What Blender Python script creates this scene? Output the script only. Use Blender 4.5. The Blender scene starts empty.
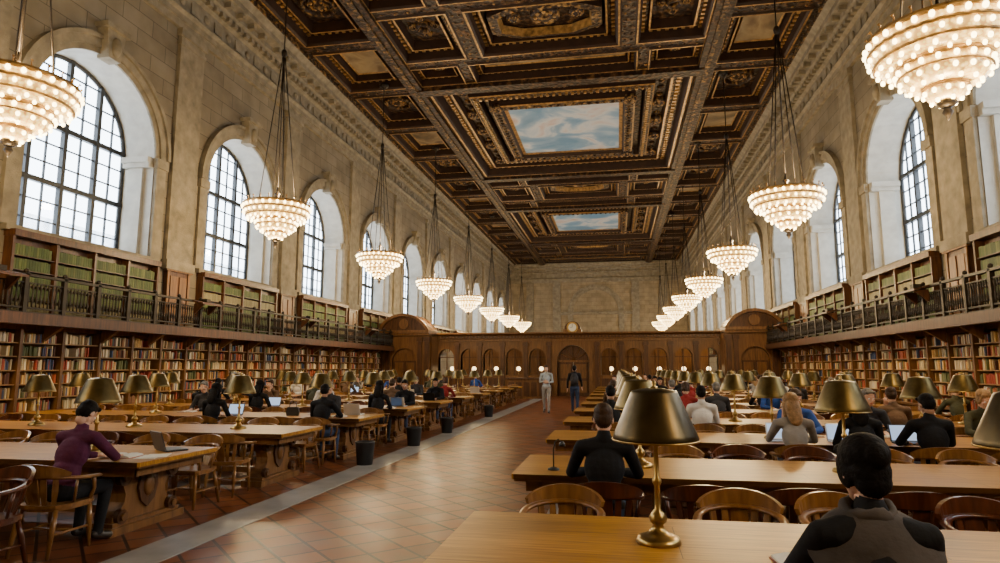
import bpy, math, random
import numpy as np
from mathutils import Vector, Matrix
random.seed(7)
C=bpy.context.scene.collection
PI=math.pi
# ---------------------------------------------------------------- hall data
XL,XR=-14.3,9.1
XC=(XL+XR)/2
Y0,Y1=-4.0,86.0
H=15.6
CAMZ=1.7
BAY=7.15
BAYS=[15.1+BAY*n for n in range(-2,10)]
SILL,SPRING,AR=5.1,8.3,2.25
YS=39.0
# ---------------------------------------------------------------- materials
def newmat(name):
    m=bpy.data.materials.new(name); m.use_nodes=True
    nt=m.node_tree; b=nt.nodes['Principled BSDF']
    return m,nt,b
def N(nt,t,**k):
    n=nt.nodes.new(t)
    for a,v in k.items(): setattr(n,a,v)
    return n
def ramp(nt,stops):
    r=N(nt,'ShaderNodeValToRGB'); e=r.color_ramp.elements
    while len(e)<len(stops): e.new(0.5)
    for i,(p,c) in enumerate(stops):
        e[i].position=p; e[i].color=(c[0],c[1],c[2],1)
    return r
def c4(c): return (c[0],c[1],c[2],1)
def simple(name,col,rough=.5,metal=0,var=.25,scale=8,bump=0,bscale=None,coat=0,spec=None):
    m,nt,b=newmat(name); L=nt.links
    tc=N(nt,'ShaderNodeTexCoord'); no=N(nt,'ShaderNodeTexNoise')
    no.inputs['Scale'].default_value=scale; no.inputs['Detail'].default_value=4
    L.new(tc.outputs['Object'],no.inputs['Vector'])
    r=ramp(nt,[(.3,[x*(1-var) for x in col]),(.7,[min(1,x*(1+var)) for x in col])])
    L.new(no.outputs['Fac'],r.inputs['Fac']); L.new(r.outputs['Color'],b.inputs['Base Color'])
    b.inputs['Roughness'].default_value=rough; b.inputs['Metallic'].default_value=metal
    if coat: b.inputs['Coat Weight'].default_value=coat; b.inputs['Coat Roughness'].default_value=.15
    if spec is not None: b.inputs['Specular IOR Level'].default_value=spec
    if bump:
        n2=N(nt,'ShaderNodeTexNoise'); n2.inputs['Scale'].default_value=bscale or scale*4; n2.inputs['Detail'].default_value=5
        L.new(tc.outputs['Object'],n2.inputs['Vector'])
        bp=N(nt,'ShaderNodeBump'); bp.inputs['Strength'].default_value=bump; bp.inputs['Distance'].default_value=.02
        L.new(n2.outputs['Fac'],bp.inputs['Height']); L.new(bp.outputs['Normal'],b.inputs['Normal'])
    return m
def wood(name,c1,c2,rough=.35,stretch=(1,12,12),scale=1.5,coat=.0,bump=.08):
    m,nt,b=newmat(name); L=nt.links
    tc=N(nt,'ShaderNodeTexCoord'); mp=N(nt,'ShaderNodeMapping'); mp.inputs['Scale'].default_value=stretch
    no=N(nt,'ShaderNodeTexNoise'); no.inputs['Scale'].default_value=scale; no.inputs['Detail'].default_value=6; no.inputs['Distortion'].default_value=.6
    L.new(tc.outputs['Object'],mp.inputs['Vector']); L.new(mp.outputs['Vector'],no.inputs['Vector'])
    r=ramp(nt,[(.3,c1),(.68,c2)])
    L.new(no.outputs['Fac'],r.inputs['Fac']); L.new(r.outputs['Color'],b.inputs['Base Color'])
    b.inputs['Roughness'].default_value=rough; b.inputs['Specular IOR Level'].default_value=.3
    if coat: b.inputs['Coat Weight'].default_value=coat; b.inputs['Coat Roughness'].default_value=.12
    bp=N(nt,'ShaderNodeBump'); bp.inputs['Strength'].default_value=bump; bp.inputs['Distance'].default_value=.005
    L.new(no.outputs['Fac'],bp.inputs['Height']); L.new(bp.outputs['Normal'],b.inputs['Normal'])
    return m
def emis(name,col,strength,sample=False,base=(.8,.7,.5)):
    m,nt,b=newmat(name)
    b.inputs['Base Color'].default_value=c4(base)
    b.inputs['Emission Color'].default_value=c4(col); b.inputs['Emission Strength'].default_value=strength
    if not sample:
        try: m.cycles.emission_sampling='NONE'
        except Exception: pass
    return m
def stone(name,c1,c2,mortar,axes,w=1.25,h=.55,mort=.012):
    m,nt,b=newmat(name); L=nt.links
    tc=N(nt,'ShaderNodeTexCoord'); sp=N(nt,'ShaderNodeSeparateXYZ'); cb=N(nt,'ShaderNodeCombineXYZ')
    L.new(tc.outputs['Object'],sp.inputs[0])
    L.new(sp.outputs[axes[0]],cb.inputs[0]); L.new(sp.outputs[axes[1]],cb.inputs[1])
    br=N(nt,'ShaderNodeTexBrick'); br.inputs['Scale'].default_value=1
    br.inputs['Brick Width'].default_value=w; br.inputs['Row Height'].default_value=h; br.inputs['Mortar Size'].default_value=mort
    br.inputs['Color1'].default_value=c4(c1); br.inputs['Color2'].default_value=c4(c2); br.inputs['Mortar'].default_value=c4(mortar)
    L.new(cb.outputs[0],br.inputs['Vector'])
    no=N(nt,'ShaderNodeTexNoise'); no.inputs['Scale'].default_value=1.2; no.inputs['Detail'].default_value=8
    L.new(tc.outputs['Object'],no.inputs['Vector'])
    r=ramp(nt,[(.3,(.66,.64,.60)),(.7,(1,1,1))]); L.new(no.outputs['Fac'],r.inputs['Fac'])
    mx=N(nt,'ShaderNodeMix',data_type='RGBA',blend_type='MULTIPLY'); mx.inputs['Factor'].default_value=1
    L.new(br.outputs['Color'],mx.inputs[6]); L.new(r.outputs['Color'],mx.inputs[7]); L.new(mx.outputs[2],b.inputs['Base Color'])
    b.inputs['Roughness'].default_value=.75; b.inputs['Specular IOR Level'].default_value=.25
    return m
WALLM=stone('limestone_blocks',(.235,.20,.145),(.185,.155,.11),(.10,.082,.055),(1,2))
WALLF=stone('limestone_end_wall',(.32,.26,.17),(.27,.215,.14),(.15,.12,.08),(0,2))
TRIMST=simple('carved_limestone',(.20,.17,.12),.75,var=.28,scale=3,bump=.6,bscale=30,spec=.25)
REVEAL=simple('daylit_stone_reveal',(.37,.35,.30),.5,var=.12,scale=3)  # whitish stone, its colour lightened to carry the daylight on the reveals
OAKDK=wood('carved_walnut',(.035,.013,.005),(.105,.04,.013),.4,(10,10,1.2))
OAKMD=wood('golden_oak_panel',(.09,.037,.010),(.20,.09,.026),.4,(8,8,1))
SHELFW=wood('shelf_oak',(.22,.105,.028),(.36,.19,.058),.45,(3,1,6))
CHAIRW=wood('chair_oak',(.13,.05,.011),(.26,.12,.030),.3,(8,8,1.5),2,coat=.2)
CHAIRD=wood('chair_mahogany',(.04,.010,.004),(.11,.03,.010),.3,(8,8,1.5),2,coat=.3)
BRONZE=simple('dark_bronze',(.022,.015,.009),.5,.6,.3,6)
BRASS=simple('aged_brass',(.36,.24,.08),.32,1,.25,9)
BRASSD=simple('brass_shade_dark',(.060,.042,.017),.34,.85,.35,7)
BRASSLIT=simple('brass_shade_lit',(.12,.085,.03),.36,.9,.35,7)  # paler copy of the shade brass, golden light painted into its colour
BRASSI=simple('shade_inner',(.55,.45,.28),.5,0,.05,5)
BLACKM=simple('black_plastic',(.02,.02,.022),.4,0,.2,5)
SILVER=simple('silver_plastic',(.55,.56,.58),.35,.4,.05,5)
PAPER=simple('paper',(.70,.67,.58),.8,0,.05,20)
COVER=simple('book_cover_red',(.30,.05,.03),.5,0,.2,8)
BLUEC=simple('blue_folder',(.04,.12,.35),.5,0,.2,8)
SCREEN=emis('laptop_screen',(.55,.72,1),1.0,base=(.05,.06,.08))
BULB=emis('warm_bulb',(1,.76,.34),14,base=(1,.85,.6))
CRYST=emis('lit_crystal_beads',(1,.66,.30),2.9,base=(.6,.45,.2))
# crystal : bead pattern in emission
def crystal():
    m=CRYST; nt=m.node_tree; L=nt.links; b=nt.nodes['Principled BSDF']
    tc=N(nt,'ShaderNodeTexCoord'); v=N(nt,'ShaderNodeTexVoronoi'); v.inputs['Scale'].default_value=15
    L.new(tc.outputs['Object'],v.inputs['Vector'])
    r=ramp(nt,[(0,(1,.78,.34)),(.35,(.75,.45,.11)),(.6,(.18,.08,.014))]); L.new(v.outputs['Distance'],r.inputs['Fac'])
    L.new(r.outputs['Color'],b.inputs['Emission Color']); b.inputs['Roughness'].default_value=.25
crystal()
# tabletop oak with planks
def tabletop():
    m,nt,b=newmat('tabletop_oak'); L=nt.links
    tc=N(nt,'ShaderNodeTexCoord')
    br=N(nt,'ShaderNodeTexBrick'); br.inputs['Scale'].default_value=1; br.inputs['Brick Width'].default_value=2.6; br.inputs['Row Height'].default_value=.217
    br.inputs['Mortar Size'].default_value=.0025
    br.inputs['Color1'].default_value=(.50,.245,.034,1); br.inputs['Color2'].default_value=(.40,.185,.023,1); br.inputs['Mortar'].default_value=(.10,.04,.008,1)
    L.new(tc.outputs['Object'],br.inputs['Vector'])
    mp=N(nt,'ShaderNodeMapping'); mp.inputs['Scale'].default_value=(1.2,22,10)
    no=N(nt,'ShaderNodeTexNoise'); no.inputs['Scale'].default_value=2; no.inputs['Detail'].default_value=7; no.inputs['Distortion'].default_value=.8
    L.new(tc.outputs['Object'],mp.inputs['Vector']); L.new(mp.outputs['Vector'],no.inputs['Vector'])
    r=ramp(nt,[(.3,(.55,.48,.42)),(.65,(1.0,1.0,1.0))]); L.new(no.outputs['Fac'],r.inputs['Fac'])
    mx=N(nt,'ShaderNodeMix',data_type='RGBA',blend_type='MULTIPLY'); mx.inputs['Factor'].default_value=1
    L.new(br.outputs['Color'],mx.inputs[6]); L.new(r.outputs['Color'],mx.inputs[7]); L.new(mx.outputs[2],b.inputs['Base Color'])
    b.inputs['Roughness'].default_value=.36; b.inputs['Specular IOR Level'].default_value=.22
    return m
TOPM=tabletop()
def floormat():
    m,nt,b=newmat('terracotta_tile'); L=nt.links
    tc=N(nt,'ShaderNodeTexCoord'); mp=N(nt,'ShaderNodeMapping'); mp.inputs['Rotation'].default_value=(0,0,PI/4)
    L.new(tc.outputs['Object'],mp.inputs['Vector'])
    br=N(nt,'ShaderNodeTexBrick',offset=0.0); br.inputs['Scale'].default_value=1; br.inputs['Brick Width'].default_value=.36; br.inputs['Row Height'].default_value=.36
    br.inputs['Mortar Size'].default_value=.016
    br.inputs['Color1'].default_value=(.27,.088,.028,1); br.inputs['Color2'].default_value=(.145,.043,.016,1); br.inputs['Mortar'].default_value=(.03,.012,.006,1)
    L.new(mp.outputs['Vector'],br.inputs['Vector'])
    no=N(nt,'ShaderNodeTexNoise'); no.inputs['Scale'].default_value=2.5; no.inputs['Detail'].default_value=6
    L.new(tc.outputs['Object'],no.inputs['Vector'])
    r=ramp(nt,[(.3,(.62,.58,.55)),(.7,(1,1,1))]); L.new(no.outputs['Fac'],r.inputs['Fac'])
    mx=N(nt,'ShaderNodeMix',data_type='RGBA',blend_type='MULTIPLY'); mx.inputs['Factor'].default_value=1
    L.new(br.outputs['Color'],mx.inputs[6]); L.new(r.outputs['Color'],mx.inputs[7]); L.new(mx.outputs[2],b.inputs['Base Color'])
    rr=N(nt,'ShaderNodeMapRange'); rr.inputs['To Min'].default_value=.26; rr.inputs['To Max'].default_value=.5
    L.new(no.outputs['Fac'],rr.inputs['Value']); L.new(rr.outputs[0],b.inputs['Roughness'])
    b.inputs['Specular IOR Level'].default_value=.18
    bp=N(nt,'ShaderNodeBump'); bp.inputs['Strength'].default_value=.5; bp.inputs['Distance'].default_value=.005; bp.invert=True
    L.new(br.outputs['Fac'],bp.inputs['Height']); L.new(bp.outputs['Normal'],b.inputs['Normal'])
    return m
FLOORM=floormat()
MARB=simple('grey_marble_band',(.30,.29,.275),.3,0,.25,2.5,spec=.3)
def giltmat(name,dark,gold,lo,hi,scale):
    m,nt,b=newmat(name); L=nt.links
    tc=N(nt,'ShaderNodeTexCoord'); v=N(nt,'ShaderNodeTexVoronoi',feature='SMOOTH_F1'); v.inputs['Scale'].default_value=scale
    no=N(nt,'ShaderNodeTexNoise'); no.inputs['Scale'].default_value=scale*1.3; no.inputs['Detail'].default_value=3
    L.new(tc.outputs['Object'],v.inputs['Vector']); L.new(tc.outputs['Object'],no.inputs['Vector'])
    ad=N(nt,'ShaderNodeMath',operation='MULTIPLY'); L.new(v.outputs['Distance'],ad.inputs[0]); 
    ad2=N(nt,'ShaderNodeMath',operation='MULTIPLY'); ad2.inputs[1].default_value=2; L.new(no.outputs['Fac'],ad2.inputs[0]); L.new(ad2.outputs[0],ad.inputs[1])
    r=ramp(nt,[(lo,dark),(hi,gold)]); L.new(ad.outputs[0],r.inputs['Fac']); L.new(r.outputs['Color'],b.inputs['Base Color'])
    b.inputs['Roughness'].default_value=.5; b.inputs['Metallic'].default_value=.2; b.inputs['Specular IOR Level'].default_value=.3
    bp=N(nt,'ShaderNodeBump'); bp.inputs['Strength'].default_value=.9; bp.inputs['Distance'].default_value=.06
    L.new(ad.outputs[0],bp.inputs['Height']); L.new(bp.outputs['Normal'],b.inputs['Normal'])
    return m
GILT=giltmat('gilded_carving',(.022,.010,.004),(.40,.22,.06),.40,.95,6)
GILT2=giltmat('dark_carved_wood',(.014,.006,.003),(.17,.08,.024),.40,1.0,5)
CEILW=simple('ceiling_walnut',(.026,.011,.005),.55,0,.3,3,bump=.3,bscale=12,spec=.25)
GOLD=simple('gold_leaf',(.30,.165,.045),.4,.3,.6,5)
def cloudpaint(name,a,bc,c,d):
    m,nt,b=newmat(name); L=nt.links
    tc=N(nt,'ShaderNodeTexCoord'); no=N(nt,'ShaderNodeTexNoise'); no.inputs['Scale'].default_value=.45; no.inputs['Detail'].default_value=7; no.inputs['Distortion'].default_value=.7
    L.new(tc.outputs['Object'],no.inputs['Vector'])
    r=ramp(nt,[(.36,a),(.48,bc),(.58,c),(.70,d)]); L.new(no.outputs['Fac'],r.inputs['Fac']); L.new(r.outputs['Color'],b.inputs['Base Color'])
    b.inputs['Roughness'].default_value=.6
    return m
SKYP=cloudpaint('painted_clouds',(.09,.20,.31),(.17,.28,.38),(.44,.46,.46),(.42,.27,.19))
TANP=cloudpaint('painted_tan_panel',(.06,.04,.018),(.17,.115,.055),(.28,.21,.11),(.12,.07,.03))
def bookmat():
    m,nt,b=newmat('book_spines'); L=nt.links
    a=N(nt,'ShaderNodeVertexColor',layer_name='Col')
    L.new(a.outputs['Color'],b.inputs['Base Color']); b.inputs['Roughness'].default_value=.6; b.inputs['Specular IOR Level'].default_value=.25
    return m
BOOKM=bookmat()
def glassm():
    m,nt,b=newmat('window_glass'); L=nt.links
    t=N(nt,'ShaderNodeBsdfTransparent'); g=N(nt,'ShaderNodeBsdfGlossy'); g.inputs['Roughness'].default_value=.05
    mx=N(nt,'ShaderNodeMixShader'); mx.inputs[0].default_value=.06
    L.new(t.outputs[0],mx.inputs[1]); L.new(g.outputs[0],mx.inputs[2]); L.new(mx.outputs[0],nt.nodes['Material Output'].inputs[0])
    return m
GLASS=glassm()
FACADE=stone('pale_office_facade',(.86,.88,.9),(.82,.85,.89),(.60,.66,.74),(1,2),2.6,3.2,.3)
IRON=simple('window_iron',(.02,.022,.025),.5,.2,.2,5)
# ---------------------------------------------------------------- mesh builder
class MB:
    def __init__(s): s.v=[];s.f=[];s.m=[];s.s=[]
    def add(s,vs,fs,mat=0,smooth=False):
        o=len(s.v); s.v.extend([tuple(p) for p in vs])
        for f in fs: s.f.append([o+i for i in f]); s.m.append(mat); s.s.append(smooth)
    def box(s,x0,x1,y0,y1,z0,z1,mat=0):
        s.add([(x0,y0,z0),(x1,y0,z0),(x1,y1,z0),(x0,y1,z0),(x0,y0,z1),(x1,y0,z1),(x1,y1,z1),(x0,y1,z1)],
              [(0,3,2,1),(4,5,6,7),(0,1,5,4),(1,2,6,5),(2,3,7,6),(3,0,4,7)],mat)
    def quad(s,a,b,c,d,mat=0): s.add([a,b,c,d],[(0,1,2,3)],mat)
    def lathe(s,prof,c=(0,0,0),seg=24,mat=0,smooth=True):
        vs=[];fs=[];n=len(prof)
        for (r,z) in prof:
            for k in range(seg):
                a=2*PI*k/seg; vs.append((c[0]+r*math.cos(a),c[1]+r*math.sin(a),c[2]+z))
        for i in range(n-1):
            for k in range(seg):
                k2=(k+1)%seg; fs.append((i*seg+k,i*seg+k2,(i+1)*seg+k2,(i+1)*seg+k))
        if prof[0][0]>1e-4: fs.append(tuple(range(seg))[::-1])
        if prof[-1][0]>1e-4: fs.append(tuple((n-1)*seg+k for k in range(seg)))
        s.add(vs,fs,mat,smooth)
    def shell(s,prof,c=(0,0,0),seg=24,mat=0,smooth=True):
        vs=[];fs=[];n=len(prof)
        for (r,z) in prof:
            for k in range(seg):
                a=2*PI*k/seg; vs.append((c[0]+r*math.cos(a),c[1]+r*math.sin(a),c[2]+z))
        for i in range(n-1):
            for k in range(seg):
                k2=(k+1)%seg; fs.append((i*seg+k,i*seg+k2,(i+1)*seg+k2,(i+1)*seg+k))
        s.add(vs,fs,mat,smooth)
    def tube(s,pts,rad,seg=8,mat=0,flat=None,closed=False):
        pts=[Vector(p) for p in pts]; n=len(pts)
        if not isinstance(rad,(list,tuple)): rad=[rad]*n
        vs=[];fs=[]
        for i,p in enumerate(pts):
            if closed: t=pts[(i+1)%n]-pts[i-1]
            else: t=pts[min(i+1,n-1)]-pts[max(i-1,0)]
            t.normalize()
            up=Vector((0,0,1)) if abs(t.z)<.9 else Vector((0,1,0))
            a=t.cross(up).normalized(); b=a.cross(t).normalized()
            ra,rb=(rad[i],rad[i]) if not isinstance(rad[i],(list,tuple)) else rad[i]
            for k in range(seg):
                an=2*PI*k/seg; vs.append(p+a*ra*math.cos(an)+b*rb*math.sin(an))
        m=n if closed else n-1
        for i in range(m):
            j=(i+1)%n
            for k in range(seg):
                k2=(k+1)%seg; fs.append((i*seg+k,i*seg+k2,j*seg+k2,j*seg+k))
        if not closed:
            fs.append(tuple(range(seg))[::-1]); fs.append(tuple((n-1)*seg+k for k in range(seg)))
        s.add(vs,fs,mat,True)
    def sphere(s,c,r,seg=10,ring=6,mat=0,R=None,smooth=True):
        if not isinstance(r,(list,tuple)): r=(r,r,r)
        vs=[];fs=[];c=Vector(c)
        def tr(p):
            p=Vector(p)
            if R is not None: p=R@p
            return c+p
        vs.append(tr((0,0,r[2])))
        for i in range(1,ring):
            th=PI*i/ring
            for k in range(seg):
                a=2*PI*k/seg; vs.append(tr((r[0]*math.sin(th)*math.cos(a),r[1]*math.sin(th)*math.sin(a),r[2]*math.cos(th))))
        vs.append(tr((0,0,-r[2])))
        for k in range(seg): fs.append((0,1+k,1+(k+1)%seg))
        for i in range(ring-2):
            for k in range(seg):
                a=1+i*seg+k; b=1+i*seg+(k+1)%seg; fs.append((a,a+seg,b+seg,b))
        L=len(vs)-1; o=1+(ring-2)*seg
        for k in range(seg): fs.append((o+k,L,o+(k+1)%seg))
        s.add(vs,fs,mat,smooth)
    def capsule(s,a,b,ra,rb,seg=12,mat=0):
        a=Vector(a);b=Vector(b);t=(b-a)
        if t.length<1e-5: t=Vector((0,0,1e-4))
        t.normalize(); up=Vector((0,0,1)) if abs(t.z)<.9 else Vector((0,1,0))
        u=t.cross(up).normalized(); w=u.cross(t).normalized()
        rings=[]
        for i in range(1,4):
            an=PI/2*i/3; rings.append((a-t*ra*math.cos(an),ra*math.sin(an)))
        for i in range(3,0,-1):
            an=PI/2*i/3; rings.append((b+t*rb*math.cos(an),rb*math.sin(an)))
        vs=[a-t*ra]
        for p,r in rings:
            for k in range(seg):
                an=2*PI*k/seg; vs.append(p+u*r*math.cos(an)+w*r*math.sin(an))
        vs.append(b+t*rb); fs=[]
        for k in range(seg): fs.append((0,1+(k+1)%seg,1+k))
        for i in range(len(rings)-1):
            for k in range(seg):
                x=1+i*seg+k;y=1+i*seg+(k+1)%seg; fs.append((x,y,y+seg,x+seg))
        L=len(vs)-1;o=1+(len(rings)-1)*seg
        for k in range(seg): fs.append((o+k,o+(k+1)%seg,L))
        s.add(vs,fs,mat,True)
    def prism(s,poly,axis,a0,a1,mat=0,smooth=False):
        # poly in the two other axes (order x,y,z minus axis)
        def P(u,v,a):
            return (a,u,v) if axis=='x' else ((u,a,v) if axis=='y' else (u,v,a))
        n=len(poly); vs=[P(u,v,a0) for u,v in poly]+[P(u,v,a1) for u,v in poly]
        fs=[tuple(range(n))[::-1],tuple(range(n,2*n))]
        for i in range(n): j=(i+1)%n; fs.append((i,j,n+j,n+i))
        s.add(vs,fs,mat,smooth)
    def mesh(s,name,mats):
        me=bpy.data.meshes.new(name); me.from_pydata(s.v,[],s.f)
        for m in mats: me.materials.append(m)
        me.polygons.foreach_set('material_index',s.m); me.polygons.foreach_set('use_smooth',s.s)
        me.update(); return me
def place(name,me,loc=(0,0,0),rz=0,parent=None,sc=1):
    o=bpy.data.objects.new(name,me); o.location=loc; o.rotation_euler=(0,0,rz); o.scale=(sc,sc,sc)
    C.objects.link(o)
    if parent: o.parent=parent
    return o
def obj(name,mb,mats,**k): return place(name,mb.mesh(name,mats),**k)

# ---------------------------------------------------------------- floor
mb=MB(); mb.quad((XL-.6,Y0,0),(XR+.6,Y0,0),(XR+.6,Y1,0),(XL-.6,Y1,0)); obj('floor',mb,[FLOORM])
mb=MB(); mb.box(-4.5,-4.0,Y0,38.5,0,.006); mb.box(-.85,-.35,Y0,38.5,0,.006); obj('trim_1',mb,[MARB])

# ---------------------------------------------------------------- side walls with arched windows
def arch_pts(c,a,zp,n=20): return [(c-a*math.cos(PI*i/n),zp+a*math.sin(PI*i/n)) for i in range(n+1)]
def bay(mb,P,c,hw,a,z0,zs,zp,z1,depth,m0,m1,n=20):
    q=lambda *p,mat: mb.quad(*[P(*x) for x in p],mat=mat)
    q((c-hw,z0,0),(c-a,z0,0),(c-a,z1,0),(c-hw,z1,0),mat=m0)
    q((c+a,z0,0),(c+hw,z0,0),(c+hw,z1,0),(c+a,z1,0),mat=m0)
    if zs>z0: q((c-a,z0,0),(c+a,z0,0),(c+a,zs,0),(c-a,zs,0),mat=m0)
    ap=arch_pts(c,a,zp,n)
    for i in range(n):
        (u,z),(u2,z2)=ap[i],ap[i+1]
        q((u,z,0),(u2,z2,0),(u2,z1,0),(u,z1,0),mat=m0)
    path=[(c-a,zs)]+ap+[(c+a,zs)]
    for i in range(len(path)-1):
        (u,z),(u2,z2)=path[i],path[i+1]
        q((u,z,0),(u2,z2,0),(u2,z2,depth),(u,z,depth),mat=m1)
    q((c-a,zs,0),(c+a,zs,0),(c+a,zs,depth),(c-a,zs,depth),mat=m1)
DEP=1.1
for side,xw,sg in (('left',XL,-1),('right',XR,1)):
    P=lambda u,z,t,xw=xw,sg=sg:(xw+sg*t,u,z)
    mb=MB()
    for c in BAYS: bay(mb,P,c,BAY/2,AR,0,SILL,SPRING,H+.8,DEP,0,1)
    lo,hi=BAYS[0]-BAY/2,BAYS[-1]+BAY/2
    mb.quad((xw,Y0,0),(xw,lo,0),(xw,lo,H+.8),(xw,Y0,H+.8)); mb.quad((xw,hi,0),(xw,Y1,0),(xw,Y1,H+.8),(xw,hi,H+.8))
    obj('wall_'+side,mb,[WALLM,REVEAL])
    # stone trim : archivolts, keystones, imposts, pilasters, entablature
    mb=MB(); X=lambda t:xw-sg*t
    def bx(t0,t1,y0,y1,z0,z1,mat=0):
        a,b=sorted((X(t0),X(t1))); mb.box(a,b,y0,y1,z0,z1,mat)
    for c in BAYS:
        n=24
        for r0,r1,t in ((AR,AR+.16,.06),(AR+.16,AR+.40,.12),(AR+.40,AR+.52,.2)):
            for i in range(n):
                a0=PI*i/n;a1=PI*(i+1)/n
                pol=[(c-r*math.cos(a),SPRING+r*math.sin(a)) for r,a in((r0,a0),(r1,a0),(r1,a1),(r0,a1))]
                x0,x1=sorted((X(-.01),X(t))); mb.prism(pol,'x',x0,x1)
        # keystone with scroll
        kz=SPRING+AR
        x0,x1=sorted((X(-.05),X(.34)))
        mb.prism([(c-.22,kz-.12),(c+.22,kz-.12),(c+.34,kz+.72),(c-.34,kz+.72)],'x',x0,x1)
        bx(-.01,.44,c-.45,c+.45,kz+.72,kz+.86)
        mb.sphere((X(.36),c,kz+.25),(.14,.16,.3),8,6)
        # impost & jamb pilasters inside the reveal
        for s2 in (-1,1):
            y0,y1=sorted((c+s2*(AR+.5),c+s2*(AR-.02)))
            bx(-.01,.16,y0,y1,SPRING-.32,SPRING-.02)
            bx(-.01,.10,y0+.05,y1-.05,SILL,SPRING-.32)
            ya,yb=sorted((c+s2*(AR+.02),c+s2*(AR-.12)))
            x0,x1=sorted((X(-.3),X(-.8))); mb.box(x0,x1,ya,yb,SILL,SPRING-.34,1)
            ya,yb=sorted((c+s2*(AR+.02),c+s2*(AR-.2)))
            x0,x1=sorted((X(-.02),X(-.95))); mb.box(x0,x1,ya,yb,SPRING-.34,SPRING-.2,1)
            ya,yb=sorted((c+s2*(AR+.02),c+s2*(AR-.27))); mb.box(x0,x1,ya,yb,SPRING-.2,SPRING-.02,1)
        # sill
        bx(-.2,.18,c-AR-.35,c+AR+.35,SILL-.14,SILL)
        # pier pilaster between windows
        p=c+BAY/2
        if p<Y1-1:
            bx(-.01,.13,p-.62,p+.62,5.1,12.9); bx(-.01,.22,p-.7,p+.7,4.85,5.15)
            bx(-.01,.17,p-.66,p+.66,12.5,12.62); bx(-.01,.2,p-.7,p+.7,12.8,13.05)
    # entablature profile
    prof=[(0,13.05),(.14,13.05),(.14,13.3),(.2,13.3),(.2,13.5),(.3,13.6),(.12,13.65),(.12,14.35),(.25,14.42),(.25,14.6),(.45,14.75),(.45,14.95),(.75,15.05),(.75,15.25),(.95,15.45),(.95,15.62),(0,15.62)]
    mb.prism([(X(t),z) for t,z in prof],'y',Y0,Y1)
    y=Y0+.2
    while y<Y1-.3:
        bx(.2,.42,y,y+.2,14.44,14.62); bx(.4,.72,y,y+.17,14.78,14.97) if int(y*2.5)%2 else None
        y+=.38
    y=Y0+.3
    while y<Y1-.5:
        bx(.1,.17,y,y+.45,13.8,14.2); mb.sphere((X(.15),y+.85,14.0),(.05,.16,.16),6,5); y+=1.3
    obj('trim_stone_'+side,mb,[TRIMST,REVEAL])
    # windows
    for c in BAYS:
        mb=MB(); xg=xw+sg*DEP
        def bar(y0,y1,z0,z1,t=.06): mb.box(xg-t,xg+t,y0,y1,z0,z1)
        ztop=lambda y: SPRING+math.sqrt(max(0,AR*AR-(y-c)**2))
        for i in range(1,8):
            y=c-AR+i*2*AR/8; th=.06 if i in(2,4,6) else .018
            bar(y-th,y+th,SILL,ztop(y),.07 if i in (2,4,6) else .03)
        z=SILL+.02; k=0
        while z<SPRING+AR-.15:
            hwid=AR if z<SPRING else math.sqrt(AR*AR-(z-SPRING)**2)
            th=.07 if k in(0,3,6) else .018
            bar(c-hwid,c+hwid,z-th,z+th,.065 if th>.05 else .028); z+=.55;k+=1
        ap=arch_pts(c,AR-.04,SPRING,24)
        mb.tube([(xg,c-AR+.04,SILL)]+[(xg,u,z) for u,z in ap]+[(xg,c+AR-.04,SILL)],.07,6)
        vs=[(xg+sg*.02,u,z) for u,z in [(c-AR,SILL)]+arch_pts(c,AR,SPRING,24)+[(c+AR,SILL)]]
        mb.add(vs,[tuple(range(len(vs)))],1)
        obj('window_%s_%d'%(side,BAYS.index(c)+1),mb,[IRON,GLASS])
        ld=bpy.data.lights.new('window_portal','AREA'); ld.shape='RECTANGLE'; ld.size=5.6; ld.size_y=4.6
        ld.cycles.is_portal=True
        lo_=bpy.data.objects.new('window_portal_%s_%d'%(side,BAYS.index(c)+1),ld); C.objects.link(lo_)
        lo_.location=(xw+sg*(DEP+.15),c,(SILL+SPRING+AR)/2); lo_.rotation_euler=(0,sg*PI/2,0)
# end walls
mb=MB(); mb.quad((XL,Y1,0),(XR,Y1,0),(XR,Y1,H+.8),(XL,Y1,H+.8))
obj('wall_far',mb,[WALLF])
mb=MB(); mb.quad((XL,Y0,0),(XR,Y0,0),(XR,Y0,H+.8),(XL,Y0,H+.8)); obj('wall_near',mb,[WALLF])
mb=MB()
for r0,r1,t in((3.0,3.3,.15),(3.3,3.7,.25)):
    for i in range(20):
        a0=PI*i/20;a1=PI*(i+1)/20
        mb.prism([(XC-r*math.cos(a),9+r*math.sin(a)) for r,a in((r0,a0),(r1,a0),(r1,a1),(r0,a1))],'y',Y1-t,Y1)
for s2 in(-1,1): mb.box(XC+s2*3.35-.35,XC+s2*3.35+.35,Y1-.2,Y1,0,9)
mb.box(XC-5,XC+5,Y1-.5,Y1,8.7,9.05)
for s2 in(-1,1):
    for q in(5.2,8.8): mb.box(XC+s2*q-.5,XC+s2*q+.5,Y1-.25,Y1,0,13.05)
mb.prism([(Y1-t,z) for t,z in prof],'x',XL,XR)
x=XL+.9
while x<XR-.9: mb.box(x,x+.2,Y1-.42,Y1-.2,14.44,14.62); x+=.38
obj('trim_far_wall',mb,[TRIMST])

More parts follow.
